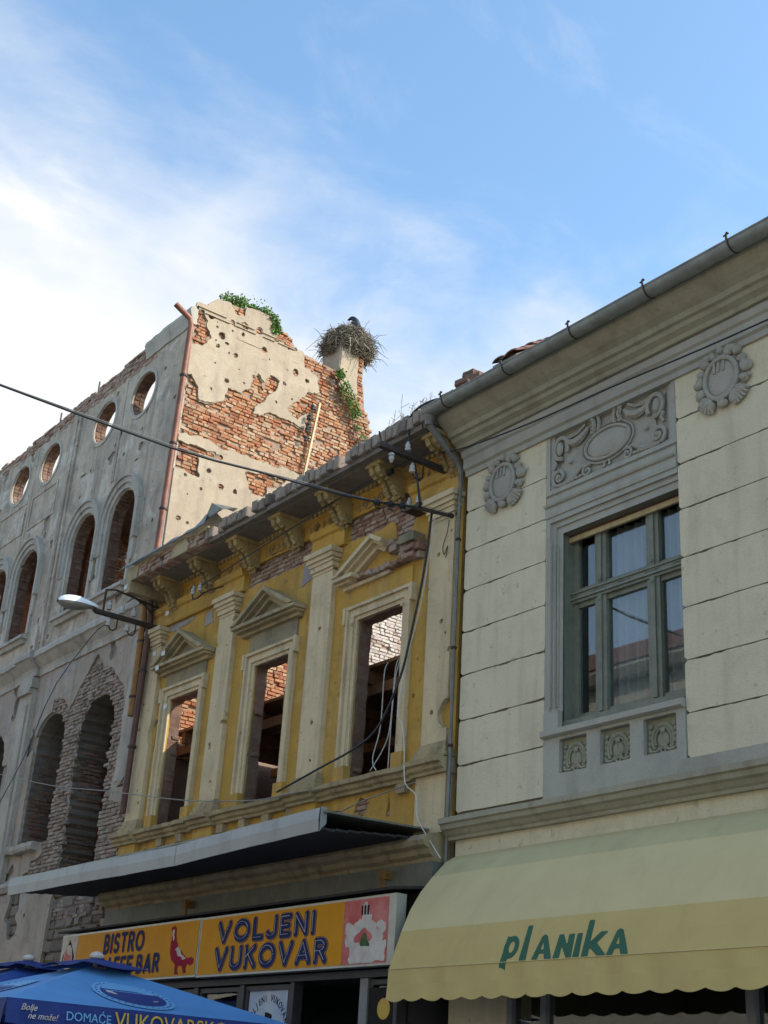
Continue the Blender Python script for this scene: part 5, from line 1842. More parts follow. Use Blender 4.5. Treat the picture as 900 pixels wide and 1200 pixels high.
def medallion(cx, cz):
    y = 8.99
    b = MB()
    n = 30
    b.ell((cx, 9.0, cz), (.3, .03, .3), None, 20, 6)
    b.tube([(cx + .19 * math.cos(2 * math.pi * i / n), y - .035, cz + .215 * math.sin(2 * math.pi * i / n)) for i in range(n)], .026, 7, closed=True)
    b.ell((cx, y - .02, cz), (.17, .035, .195), None, 18, 8)
    for k in (-1, 0, 1):
        b.tube([(cx + k * .055 - .01, y - .055, cz + .06), (cx + k * .055 - .01, y - .05, cz + .17)], .014, 5)
    for k in range(15):
        a = R_(-60 + 300 * k / 14)
        r = .265 + .02 * (k % 2)
        b.ell((cx + r * math.cos(a), y - .02, cz + (r + .03) * math.sin(a)), (.055 if k % 3 else .07, .045, .04 if k % 3 else .06), Matrix.Rotation(-a, 3, 'Y').to_quaternion() if 0 else Matrix.Rotation(-a, 3, 'Y').to_euler(), 8, 6)
    for s in (-1, 1):
        for k in range(6):
            a = R_(-90 + s * (4 + 13 * k))
            p0 = Vector((cx + s * .12, y - .015, cz - .14))
            p1 = p0 + Vector((math.cos(a), 0, math.sin(a))) * .19
            b.tube([tuple(p0), tuple((p0 + p1) / 2 + Vector((0, -.035, 0))), tuple(p1)], [.012, .022, .018], 6)
        b.tube(spiral(cx + s * .27, cz - .1, .05, .01, 1.3 * s, 0, y - .02, 14), .014, 5)
        b.ell((cx + s * .26, y - .02, cz + .05), (.05, .04, .07), None, 8, 6)
        b.ell((cx + s * .16, y - .03, cz + .27), (.05, .04, .045), None, 8, 6)
    b.ell((cx, y - .03, cz - .27), (.06, .04, .045), None, 8, 6)
    for k in (-1, 1):
        b.ell((cx + k * .03, y - .06, cz - .25), (.012, .012, .02), None, 6, 4)
    b.build('medallion', M['relief'], crm, smooth=True)


cream_walls()
for mx in (-9.96, -6.9, -4.2):
    medallion(mx, 8.08 if mx < -8 else 8.13)


def cream_top():
    # architrave, crowning cornice
    arch = [(9.06, 8.38), (8.97, 8.38), (8.965, 8.44), (8.93, 8.46), (8.93, 8.58), (8.9, 8.6), (8.88, 8.66), (8.9, 8.69), (9.06, 8.7)]
    b = MB(); b.sweepx(arch, -10.62, CX1, seg=40, jit=.003); b.build('architrave', M['bluegrey'], crm)
    cor = [(9.06, 8.69), (8.86, 8.69), (8.84, 8.73), (8.78, 8.76), (8.76, 8.80), (8.72, 8.81), (8.70, 8.86), (8.63, 8.90), (8.57, 8.95), (8.53, 9.0), (8.52, 9.06), (9.06, 9.08)]
    b = MB(); b.sweepx(cor, -10.66, CX1, seg=40, jit=.003); b.build('cornice', M['greengrey'], crm)
    # half-round gutter in lengths, with hooks
    L = -10.72
    k = 0
    while L < CX1:
        x1 = min(L + 1.5, CX1)
        b = MB()
        n = 10
        vs, fs = [], []
        for x in (L, x1 + .01):
            for r in (.086, .079):
                vs += [(x, 8.42 + r * math.cos(R_(180 * i / n + 180)), 9.075 + r * math.sin(R_(180 * i / n + 180)) - k * .0005) for i in range(n + 1)]
        m = n + 1
        for i in range(n):
            fs += [(i, i + 1, 2 * m + i + 1, 2 * m + i), (m + i, 3 * m + i, 3 * m + i + 1, m + i + 1)]
            fs += [(i, m + i, m + i + 1, i + 1), (2 * m + i, 2 * m + i + 1, 3 * m + i + 1, 3 * m + i)]
        b.add(vs, fs)
        b.tube([(L, 8.336, 9.08), (x1, 8.336, 9.08)], .012, 6)
        if k == 0:
            b.prism([(8.42 + .082 * math.cos(R_(180 * i / n + 180)), 9.075 + .082 * math.sin(R_(180 * i / n + 180))) for i in range(n + 1)], lambda a, c, d: (d, a, c), L + .001, L + .006)
        b.build('gutter', M['gutter'], crm, smooth=True)
        L += 1.5
        k += 1
    for i in range(12):
        x = -10.35 + i * 1.02
        b = MB()
        b.tube([(x, 8.42 + .091 * math.cos(R_(q)), 9.075 + .091 * math.sin(R_(q))) for q in range(180, 361, 20)], .005, 5, flat=(2, 1, 1))
        b.tube([(x, 8.32, 9.08), (x, 8.315, 9.13), (x + .01, 8.32, 9.15)], .012, 5)
        b.tube([(x - .03, 8.315, 9.12), (x + .03, 8.32, 9.135)], .008, 4)
        b.build('gutter_hook', M['iron'], crm)
    # downpipe at the left end
    b = MB(); b.lathe([(.05, -.1), (.06, -.02), (.075, .0), (.075, .03)], (-10.68, 8.44, 8.98), 10)
    b.tube([(-10.68, 8.44, 8.96), (-10.68, 8.46, 8.88), (-10.68, 8.86, 8.58), (-10.68, 8.93, 8.5), (-10.685, 8.95, 8.4), (-10.69, 8.955, 8.2), (-10.69, 8.955, 3.9)], [.05, .044, .036, .03, .026, .02, .02], 10)
    o = b.build('downpipe', M['zincpipe'], crm, smooth=True)
    b = MB()
    for z in (7.6, 6.3, 5.2):
        b.lathe([(.03, -.015), (.036, 0), (.03, .015)], (-10.69, 8.955, z), 10)
    b.build('pipe_clip', M['iron'], o, smooth=True)
    # roof slope with tiles on the verge
    sl = math.tan(R_(33))
    b = MB(); b.prism([(8.5, 9.12), (14.0, 9.12 + 5.5 * sl), (19.5, 9.12)], lambda a, c, d: (d, a, c), -10.2, CX1); ro = b.build('roof', M['tile'], crm)
    b = MB(); b.prism([(9.34, 9.3), (11.7, 9.3), (11.7, 11.69), (9.34, 10.02)], lambda a, c, d: (d, a, c), -10.62, -10.2); b.build('verge_wall', M['brick_cap'], ro)
    rng = random.Random(3)
    for k in range(17):
        y = 9.34 + k * .14
        z = 10.03 + (y - 9.34) * .71
        for j, x in enumerate((-10.5, -10.28)):
            b = MB()
            n = 6
            pts = [(x + .115 * math.cos(R_(180 * i / n)), .055 * math.sin(R_(180 * i / n))) for i in range(n + 1)]
            pin = [(x + .095 * math.cos(R_(180 * i / n)), .035 * math.sin(R_(180 * i / n))) for i in range(n + 1)][::-1]
            pl = pts + pin
            dz = rng.uniform(-.01, .01)
            vs = [(a, y - .02, z + c + dz + .02) for a, c in pl] + [(a, y + .2, z + .2 * .71 + c + dz) for a, c in pl]
            m = len(pl)
            fs = [tuple(range(m)), tuple(range(2 * m - 1, m - 1, -1))] + [(i, (i + 1) % m, m + (i + 1) % m, m + i) for i in range(m)]
            b.add(vs, fs, 0, rng.random()); b.build('tile', M['tile'], ro)
    # loose bricks at the joint with the yellow house
    for x, y, z, w in ((-10.28, 8.62, 9.36, .2), (-10.22, 8.66, 9.45, .16), (-10.05, 8.62, 9.33, .14), (-10.55, 8.62, 9.28, .22), (-10.8, 8.62, 9.26, .18)):
        b = MB(); b.brick(FY, x, z, w, .09, y - .06, y + .1, 0, rng.random(), .015, .012); b.box(x - w * .4, x + w * .4, y - .03, y + .08, 9.12, z - .046); b.build('loose_brick', M['brick_red'], crm)
    # shop window under the awning
    b = MB(); b.box(-10.61, -9.75, 9.0, 9.3, .12, 3.2); b.build('shop_pier', M['cream'], crm)
    for x, w in ((-9.75, .07), (-9.3, .07), (-7.0, .09), (-4.6, .09), (-2.2, .09)):
        b = MB(); b.box(x, x + w, 8.98, 9.1, .5, 3.0); b.build('shop_mullion', M['greyframe'], crm)
    for x0, x1 in ((-9.68, -9.3), (-9.23, -7.0), (-6.91, -4.6), (-4.51, -2.2)):
        b = MB(); b.box(x0, x1, 9.03, 9.038, .5, 3.0); b.build('shop_pane', M['darkglass'], crm)
    b = MB(); b.box(-9.75, CX1, 8.99, 9.2, .12, .498); b.box(-9.75, CX1, 8.99, 9.3, 3.002, 3.21); b.build('shop_sill', M['greyframe'], crm)
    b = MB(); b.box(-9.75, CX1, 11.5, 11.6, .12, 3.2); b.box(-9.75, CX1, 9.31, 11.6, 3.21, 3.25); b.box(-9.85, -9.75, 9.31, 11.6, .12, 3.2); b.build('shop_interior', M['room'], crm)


cream_top()


def awning():
    t = thing('awning', 'yellow fabric shop awning with scalloped edge and green planika lettering', 'awning', (-7.4, 9.0, 2.6))
    X0, X1 = -10.6, -3.7
    prof = [(9.005, 4.03), (8.88, 3.955), (8.72, 3.79), (8.58, 3.62), (8.46, 3.43), (8.35, 3.21), (8.28, 3.02), (8.22, 2.84)]
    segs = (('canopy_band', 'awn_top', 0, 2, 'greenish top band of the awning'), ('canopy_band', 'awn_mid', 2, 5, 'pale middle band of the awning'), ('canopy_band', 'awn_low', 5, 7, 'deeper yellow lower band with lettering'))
    n = 70
    def yw(x, i):
        return .008 * math.sin(x * 2.3 + i) + .006 * math.sin(x * 5.1 + i * .7)
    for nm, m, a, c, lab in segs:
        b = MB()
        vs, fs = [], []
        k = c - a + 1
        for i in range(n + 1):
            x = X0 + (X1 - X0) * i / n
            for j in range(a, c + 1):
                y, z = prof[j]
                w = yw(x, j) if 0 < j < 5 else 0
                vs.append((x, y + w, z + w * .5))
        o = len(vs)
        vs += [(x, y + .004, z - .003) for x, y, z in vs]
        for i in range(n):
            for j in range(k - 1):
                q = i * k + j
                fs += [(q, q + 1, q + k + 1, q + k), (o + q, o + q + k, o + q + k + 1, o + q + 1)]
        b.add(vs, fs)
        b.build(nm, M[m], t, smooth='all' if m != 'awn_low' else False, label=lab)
    # valance
    b = MB()
    cols = 240
    vs, fs = [], []
    for i in range(cols + 1):
        x = X0 + (X1 - X0) * i / cols
        zb = 2.575 - .032 * abs(math.sin(math.pi * (x - X0) / .275)) ** .8
        yy = 8.205 + .012 * math.sin((x - X0) * 2 * math.pi / .55) + .005 * math.sin(x * 17)
        vs += [(x, 8.218, 2.838), (x, yy + .004, 2.7), (x, yy - .006, zb), (x, yy - .001, zb), (x, yy + .009, 2.7), (x, 8.223, 2.838)]
        if i:
            q = (i - 1) * 6
            for j in range(5):
                fs.append((q + j, q + j + 1, q + j + 7, q + j + 6))
    b.add(vs, fs)
    b.build('valance', M['awn_low'], t)
    # hem cord, cheeks and frame
    b = MB(); b.tube([(X0, 8.214, 2.842), (X1, 8.214, 2.842)], .004, 5); b.build('hem_seam', M['awn_mid'], t)
    for x in (X0, X1):
        b = MB(); b.prism(prof + [(8.24, 2.6), (8.3, 2.6), (9.0, 3.2)], lambda a, c, d: (d, a, c), x + .004, x + .008); b.build('cheek', M['awn_mid'], t)
    for x in (X0 + .02, -8.3, -6.0, X1 - .05):
        b = MB(); b.tube([(x, 9.0, 3.3), (x, 8.6, 3.0), (x, 8.24, 2.86)], .015, 6); b.build('frame_arm', M['iron'], t)
    # lettering on the lower band
    import_dir = Vector((0, 8.35 - 8.22, 3.21 - 2.84)).normalized()
    nrm = Vector((0, -import_dir.z, import_dir.y))
    base = Vector((0, 8.22, 2.84))
    def fr(u, v, d):
        p = base + import_dir * (v if v > 0 else 0) + nrm * d
        if v < 0:
            p = Vector((0, 8.22 - .004, 2.84 + v)) + Vector((0, -1, 0)) * d
        return (u, p.y, p.z)
    LA = ([[(-8.625, 0), (-8.56, .2), (-8.53, .215), (-8.5, .2), (-8.4, 0), (-8.468, 0), (-8.492, .052), (-8.556, .052), (-8.568, 0)]], [[(-8.546, .085), (-8.508, .085), (-8.53, .15)]])
    move = lambda g, dx: tuple([[(x + dx, z) for x, z in p] for p in part] for part in g)
    ell = lambda cx, cz, rx, rz: [(cx + rx * math.cos(2 * math.pi * i / 20), cz + rz * math.sin(2 * math.pi * i / 20)) for i in range(20)]
    S = [
        ([[(-9.025, -.11), (-8.955, -.11), (-8.945, .215), (-9.0, .225)], ell(-8.925, .125, .09, .1)], [ell(-8.92, .125, .034, .052)]),
        ([[(-8.78, 0), (-8.708, 0), (-8.722, .31), (-8.768, .31)]], []),
        LA,
        ([[(-8.368, 0), (-8.352, .2), (-8.31, .205), (-8.232, .09), (-8.236, .2), (-8.178, .2), (-8.166, 0), (-8.215, 0), (-8.303, .12), (-8.306, 0)]], []),
        ([[(-8.138, 0), (-8.078, 0), (-8.088, .2), (-8.138, .2)]], []),
        ([[(-8.04, 0), (-7.975, 0), (-7.985, .31), (-8.034, .31)], [(-7.99, .1), (-7.875, .2), (-7.805, .2), (-7.905, .108), (-7.78, 0), (-7.862, 0), (-7.985, .09)]], []),
        move(LA, .865),
    ]
    for add, cut in S:
        b = MB()
        def f(U, V, add=add, cut=cut):
            d = np.full(U.shape, -9.0)
            for p in add:
                d = np.maximum(d, sd_poly(U, V, p) + .006)
            for p in cut:
                d = np.minimum(d, -sd_poly(U, V, p))
            return d
        us = [q[0] for p in add for q in p]
        b.sheet(f, min(us) - .03, max(us) + .03, -.13, .345, .009, lambda u, v, d: fr(u, v + .012, d), .004, .0015)
        b.build('letter', M['green_letter'], t)


awning()

# ------------------------------------------------------------------ street lamp and insulator bars
def insulator(b, x, y, z, s=1.0, up=True):
    k = 1 if up else -1
    b.lathe([(.012 * s, -.05 * s * k), (.04 * s, -.045 * s * k), (.048 * s, -.01 * s * k), (.03 * s, .0), (.042 * s, .025 * s * k), (.034 * s, .06 * s * k), (.02 * s, .075 * s * k), (.028 * s, .09 * s * k), (.012 * s, .105 * s * k)], (x, y, z), 10)


def lamp():
    t = thing('street_lamp', 'grey oval street lamp on an iron bar with white insulators at the yellow house corner', 'street lamp', (-18.0, 9.0, 8.3))
    b = MB(); b.box(-18.045, -17.975, 7.92, 9.0, 8.27, 8.335); b.build('bar', M['iron'], t)
    b = MB()
    b.tube([(-18.0, 8.04, 8.33), (-18.0, 8.04, 8.68)], .018, 5)
    b.tube([(-18.0, 8.04, 8.68), (-18.0, 8.2, 8.72), (-18.0, 9.0, 8.62)], .016, 5)
    b.tube([(-18.0, 8.55, 8.675), (-18.0, 8.75, 8.6), (-18.0, 8.86, 8.5)], .016, 5)
    b.build('strut', M['iron'], t)
    # head
    def head_r(u):
        return (.42 + .58 * min(1, u / .5) ** .8) * math.sqrt(max(.02, 1 - max(0, (u - .5) / .51) ** 3))
    b = MB()
    n, m = 18, 12
    vs, fs = [], []
    for i in range(n + 1):
        u = i / n
        y = 7.93 - .64 * u
        r = head_r(u)
        zc = 8.335 - .045 * u
        for k in range(m + 1):
            q = math.pi * k / m
            vs.append((-18.0 + .15 * r * math.cos(q), y, zc + .135 * r * math.sin(q)))
        if i:
            for k in range(m):
                a = (i - 1) * (m + 1) + k
                fs.append((a, a + 1, a + m + 2, a + m + 1))
    b.add(vs, fs)
    o = b.build('lamp_head', M['lampshell'], t, smooth='all')
    b = MB()
    vs, fs = [], []
    for i in range(n + 1):
        u = i / n
        y = 7.92 - .62 * u
        r = head_r(u)
        dp = .085 * max(0.0, math.sin(math.pi * max(0, (u - .18) / .82))) ** .7 if u > .18 else .01
        zc = 8.333 - .045 * u
        for k in range(m + 1):
            q = math.pi * k / m + math.pi
            vs.append((-18.0 + .142 * r * math.cos(q), y, zc + dp * math.sin(q)))
        if i:
            for k in range(m):
                a = (i - 1) * (m + 1) + k
                fs.append((a, a + 1, a + m + 2, a + m + 1))
    b.add(vs, fs)
    b.build('lamp_bowl', M['lampglass'], t, smooth='all')
    b = MB(); b.tube([(-18.0, 8.1, 8.29), (-18.0, 7.88, 8.31)], .035, 8); b.build('collar', M['iron'], t, smooth=True)
    for y in (8.13, 8.36, 8.56):
        b = MB(); insulator(b, -18.0, y, 8.42, 1.0); b.build('insulator', M['ceramic'], t, smooth=True)
    for y in (8.3, 8.62):
        b = MB(); b.tube([(-18.0, y, 8.28), (-18.0, y, 8.12), (-18.0, y - .04, 8.07), (-18.0, y - .1, 8.07), (-18.0, y - .13, 8.12)], .012, 5); b.build('hook', M['iron'], t)
        b = MB(); insulator(b, -18.0, y - .14, 8.16, .9); b.build('insulator', M['ceramic'], t, smooth=True)


lamp()


def bars():
    t = thing('insulator_bar', 'dark iron wall bar with white insulators above the right pilaster', 'wall bracket', (-10.95, 9.0, 8.55))
    b = MB(); b.box(-10.985, -10.925, 7.94, 9.0, 8.53, 8.595); b.tube([(-10.955, 7.98, 8.56), (-10.955, 7.93, 8.72)], .012, 5); b.build('bar', M['iron'], t)
    b = MB(); insulator(b, -10.955, 8.36, 8.66, .8); b.build('insulator', M['ceramic'], t, smooth=True)
    b = MB(); insulator(b, -10.955, 8.13, 8.47, .8, False); b.build('insulator', M['ceramic'], t, smooth=True)
    b = MB(); b.tube([(-10.955, 8.6, 8.54), (-10.955, 8.6, 8.36), (-10.955, 8.55, 8.31), (-10.955, 8.48, 8.32), (-10.955, 8.45, 8.36)], .012, 5); b.build('hook', M['iron'], t)
    b = MB(); insulator(b, -10.955, 8.44, 8.41, .8); b.build('insulator', M['ceramic'], t, smooth=True)
    t = thing('insulator_bracket', 'small bracket with two grey insulators on yellow plaster beside the right capital', 'wall bracket', (-11.42, 9.0, 8.3))
    b = MB(); b.box(-11.6, -11.28, 8.84, 9.06, 8.2, 8.235); b.build('bracket', M['iron'], t)
    for x in (-11.53, -11.35):
        b = MB(); insulator(b, x, 8.87, 8.29, .85); b.build('insulator', M['ceramic'], t, smooth=True)
    t = thing('insulator_bracket', 'iron hook bracket with two white insulators on the yellow fascia left of the middle', 'wall bracket', (-16.3, 9.0, 8.4))
    b = MB(); b.tube([(-16.0, 8.96, 8.46), (-16.2, 8.85, 8.42), (-16.3, 8.8, 8.38), (-16.38, 8.8, 8.42)], .012, 5); b.tube([(-16.28, 8.8, 8.4), (-16.4, 8.78, 8.33), (-16.54, 8.78, 8.34), (-16.58, 8.78, 8.42)], .012, 5); b.build('hook', M['iron'], t)
    for x in (-16.38, -16.58):
        b = MB(); insulator(b, x, 8.79, 8.48, .9); b.build('insulator', M['ceramic'], t, smooth=True)


bars()


def cable(label, pts, r, m, name='cable', sub=6, group=None):
    P = [Vector(p) for p in pts]
    out = []
    for i in range(len(P) - 1):
        p0, p1, p2, p3 = P[max(0, i - 1)], P[i], P[i + 1], P[min(len(P) - 1, i + 2)]
        for k in range(sub):
            t = k / sub
            out.append(.5 * ((2 * p1) + (p2 - p0) * t + (2 * p0 - 5 * p1 + 4 * p2 - p3) * t * t + (3 * p1 - p0 - 3 * p2 + p3) * t ** 3))
    out.append(P[-1])
    b = MB(); b.tube([tuple(q) for q in out], r, 6)
    o = b.build(name, M[m], smooth='all')
    rebase(o, pts[0])
    tag(o, label, 'cable', group)
    return o


def cables():
    t = thing('overhead_cable', 'thick black cable crossing the street in front of the ruin to the right pilaster', 'cable', (-10.9, 8.97, 7.95))
    main = [(-10.84, 8.97, 7.95), (-10.98, 8.72, 8.0), (-11.06, 8.39, 7.97), (-11.13, 8.07, 7.93), (-11.22, 7.65, 7.91), (-11.33, 7.14, 7.92), (-11.43, 6.64, 7.93), (-11.54, 6.16, 7.93), (-11.64, 5.68, 7.95), (-11.84, 4.75, 8.05), (-12.03, 3.87, 8.16), (-12.9, -.2, 8.9), (-13.6, -3.98, 9.8)]
    b = MB(); b.tube(main, .013, 6); b.build('cable', M['cable'], t, smooth='all')
    b = MB(); b.tube([(x, y + .02, z + .02 + .012 * math.sin(i * 1.7)) for i, (x, y, z) in enumerate(main)], .005, 5); b.build('carrier_wire', M['wire'], t, smooth='all')
    for k, (x, y, z) in enumerate([(-11.13, 8.09, 7.92), (-11.09, 8.25, 7.94), (-11.055, 8.4, 7.955)]):
        b = MB(); b.tube([(x + .012, y - .05, z - .01), (x, y, z + .012), (x - .012, y + .05, z + .0)], [.02, .045, .02], 8); b.tube([(x, y - .03, z), (x, y - .01, z - .06), (x, y + .05, z - .06)], .01, 5); b.build('clamp', M['cable'], t, smooth=True)
    b = MB(); b.tube([(-11.02, 8.55, 7.98), (-10.86, 8.93, 7.95)], .02, 6); b.lathe([(.03, -.03), (.03, .03)], (-10.84, 8.965, 7.95), 8, axis='y'); b.build('anchor', M['iron'], t, smooth=True)
    cable('black cable looping down over the right end of the gutter to the thick street cable', [(-10.5, 8.5, 9.2), (-10.7, 8.46, 9.22), (-10.92, 8.44, 9.2), (-11.06, 8.44, 9.1), (-11.06, 8.46, 8.8), (-10.96, 8.5, 8.4), (-10.93, 8.55, 8.05), (-11.0, 8.62, 7.98)], .015, 'cable')
    cable('black cable hanging from the right pilaster down across the third window', [(-10.98, 8.78, 7.98), (-11.08, 8.84, 7.78), (-11.2, 8.87, 7.25), (-11.35, 8.87, 6.66), (-11.52, 8.87, 6.12), (-11.88, 8.87, 5.6), (-12.32, 8.86, 5.41), (-12.89, 8.84, 5.29), (-13.79, 8.8, 5.1)], .014, 'cable')
    cable('thin black wire stretched along the cream cornice and the yellow frieze', [(2.0, 8.78, 8.34), (-3.0, 8.76, 8.33), (-6.19, 8.75, 8.36), (-8.07, 8.75, 8.45), (-9.32, 8.75, 8.5), (-10.46, 8.75, 8.61), (-11.3, 8.75, 8.8), (-12.49, 8.72, 8.77), (-14.18, 8.7, 8.62), (-16.38, 8.79, 8.52)], .009, 'cable')
    b = None
    t2 = thing('wire_spool', 'two small black insulators threaded on the thin frieze wire', 'insulator', (-12.0, 8.74, 8.78))
    for x in (-12.02, -11.78):
        b = MB(); b.lathe([(.015, -.05), (.04, -.04), (.03, 0), (.04, .04), (.015, .05)], (x, 8.735, 8.77), 8, axis='x'); b.build('insulator', M['cable'], t2, smooth=True)
    cable('grey wire running level across the yellow house under its windows', [(-23.01, 8.8, 6.69), (-20.6, 8.8, 6.14), (-18.5, 8.8, 5.76), (-16.08, 8.8, 5.3), (-14.25, 8.8, 5.06), (-13.5, 8.8, 5.04), (-12.85, 8.84, 5.02)], .008, 'wire', sub=3)
    cable('thin dark wire slanting from the lamp bar down to the lower left over the ruin', [(-18.0, 8.2, 8.1), (-17.3, 7.7, 7.78), (-16.6, 6.9, 6.6), (-15.0, 6.0, 5.2), (-12.94, 5.0, 4.19), (-12.3, 4.7, 3.8)], .007, 'cable', sub=3)
    cable('grey wire slanting on the yellow wall just above the canopy', [(-12.98, 8.95, 4.55), (-12.91, 8.93, 4.64), (-12.22, 8.93, 4.79), (-11.22, 8.93, 4.88)], .008, 'wire')
    w = [[(-12.6, 9.5, 6.68), (-12.56, 9.42, 6.5), (-12.41, 9.3, 5.8), (-12.46, 9.25, 5.4), (-12.31, 9.2, 5.22)],
         [(-12.38, 9.5, 6.68), (-12.34, 9.42, 6.5), (-12.22, 9.3, 5.77), (-12.3, 9.28, 5.5), (-12.5, 9.25, 5.25)],
         [(-12.34, 9.5, 6.69), (-12.3, 9.4, 6.4), (-12.2, 9.3, 5.9), (-12.15, 9.25, 5.2)]]
    labs = ['white wire hanging inside the third window, leftmost of three', 'white wire hanging inside the third window, curling to the left at its foot', 'white wire hanging straight inside the third window, rightmost of three']
    for p, l in zip(w, labs):
        cable(l, p, .008, 'whitewire', group='white wires hanging in the third window')
    cable('white wire straggling from beside the third window down past the canopy corner', [(-11.13, 8.95, 8.0), (-11.2, 8.93, 7.4), (-11.3, 8.93, 6.9), (-11.46, 8.9, 6.3), (-11.48, 8.83, 5.7), (-11.38, 8.83, 5.52), (-11.31, 8.82, 5.23), (-11.24, 8.8, 4.85), (-11.08, 8.83, 4.7), (-11.04, 8.83, 4.46), (-10.82, 8.8, 4.23), (-10.53, 8.75, 3.97)], .007, 'whitewire', sub=4)
    cable('thin looped wire end dangling from the right pilaster', [(-10.86, 8.95, 7.9), (-10.9, 8.96, 7.75), (-10.98, 8.97, 7.6), (-10.95, 8.97, 7.5), (-10.88, 8.96, 7.58), (-10.92, 8.97, 7.45)], .005, 'cable')


cables()


def weeds():
    rng = random.Random(55)
    for i, (x0, x1, lab) in enumerate(((-11.5, -10.75, 'dry weeds with pale seed heads on the broken cornice by the gutter end'), (-12.1, -11.6, 'thin dry stalks on the brick row right of the ruin side wall'))):
        t = thing('dry_weeds', lab, 'weeds', ((x0 + x1) / 2, 8.8, 9.1))
        b = MB(); h = MB()
        for _ in range(16 if i == 0 else 6):
            x, y = rng.uniform(x0, x1), rng.uniform(8.6, 9.0)
            H = rng.uniform(.2, .5) if i == 0 else rng.uniform(.3, .75)
            dx = rng.uniform(-.12, .12)
            b.tube([(x, y, 9.08), (x + dx * .3, y, 9.08 + H * .5), (x + dx, y, 9.08 + H)], [.005, .004, .003], 3)
            for k in range(5):
                tt = rng.uniform(.45, 1)
                px, pz = x + dx * tt, 9.08 + H * tt
                ex, ez = px + rng.uniform(-.12, .12), pz + rng.uniform(.02, .12)
                b.tube([(px, y, pz), (ex, y + rng.uniform(-.05, .05), ez)], .003, 3)
                if i == 0:
                    leaf_cloud(h, [((ex, y, ez), (.025, .025, .02))], 5, .022, rng)
        b.build('stalk', M['leaf_dry'], t)
        if h.v:
            h.build('seed_head', M['leaf_dry'], t)


weeds()


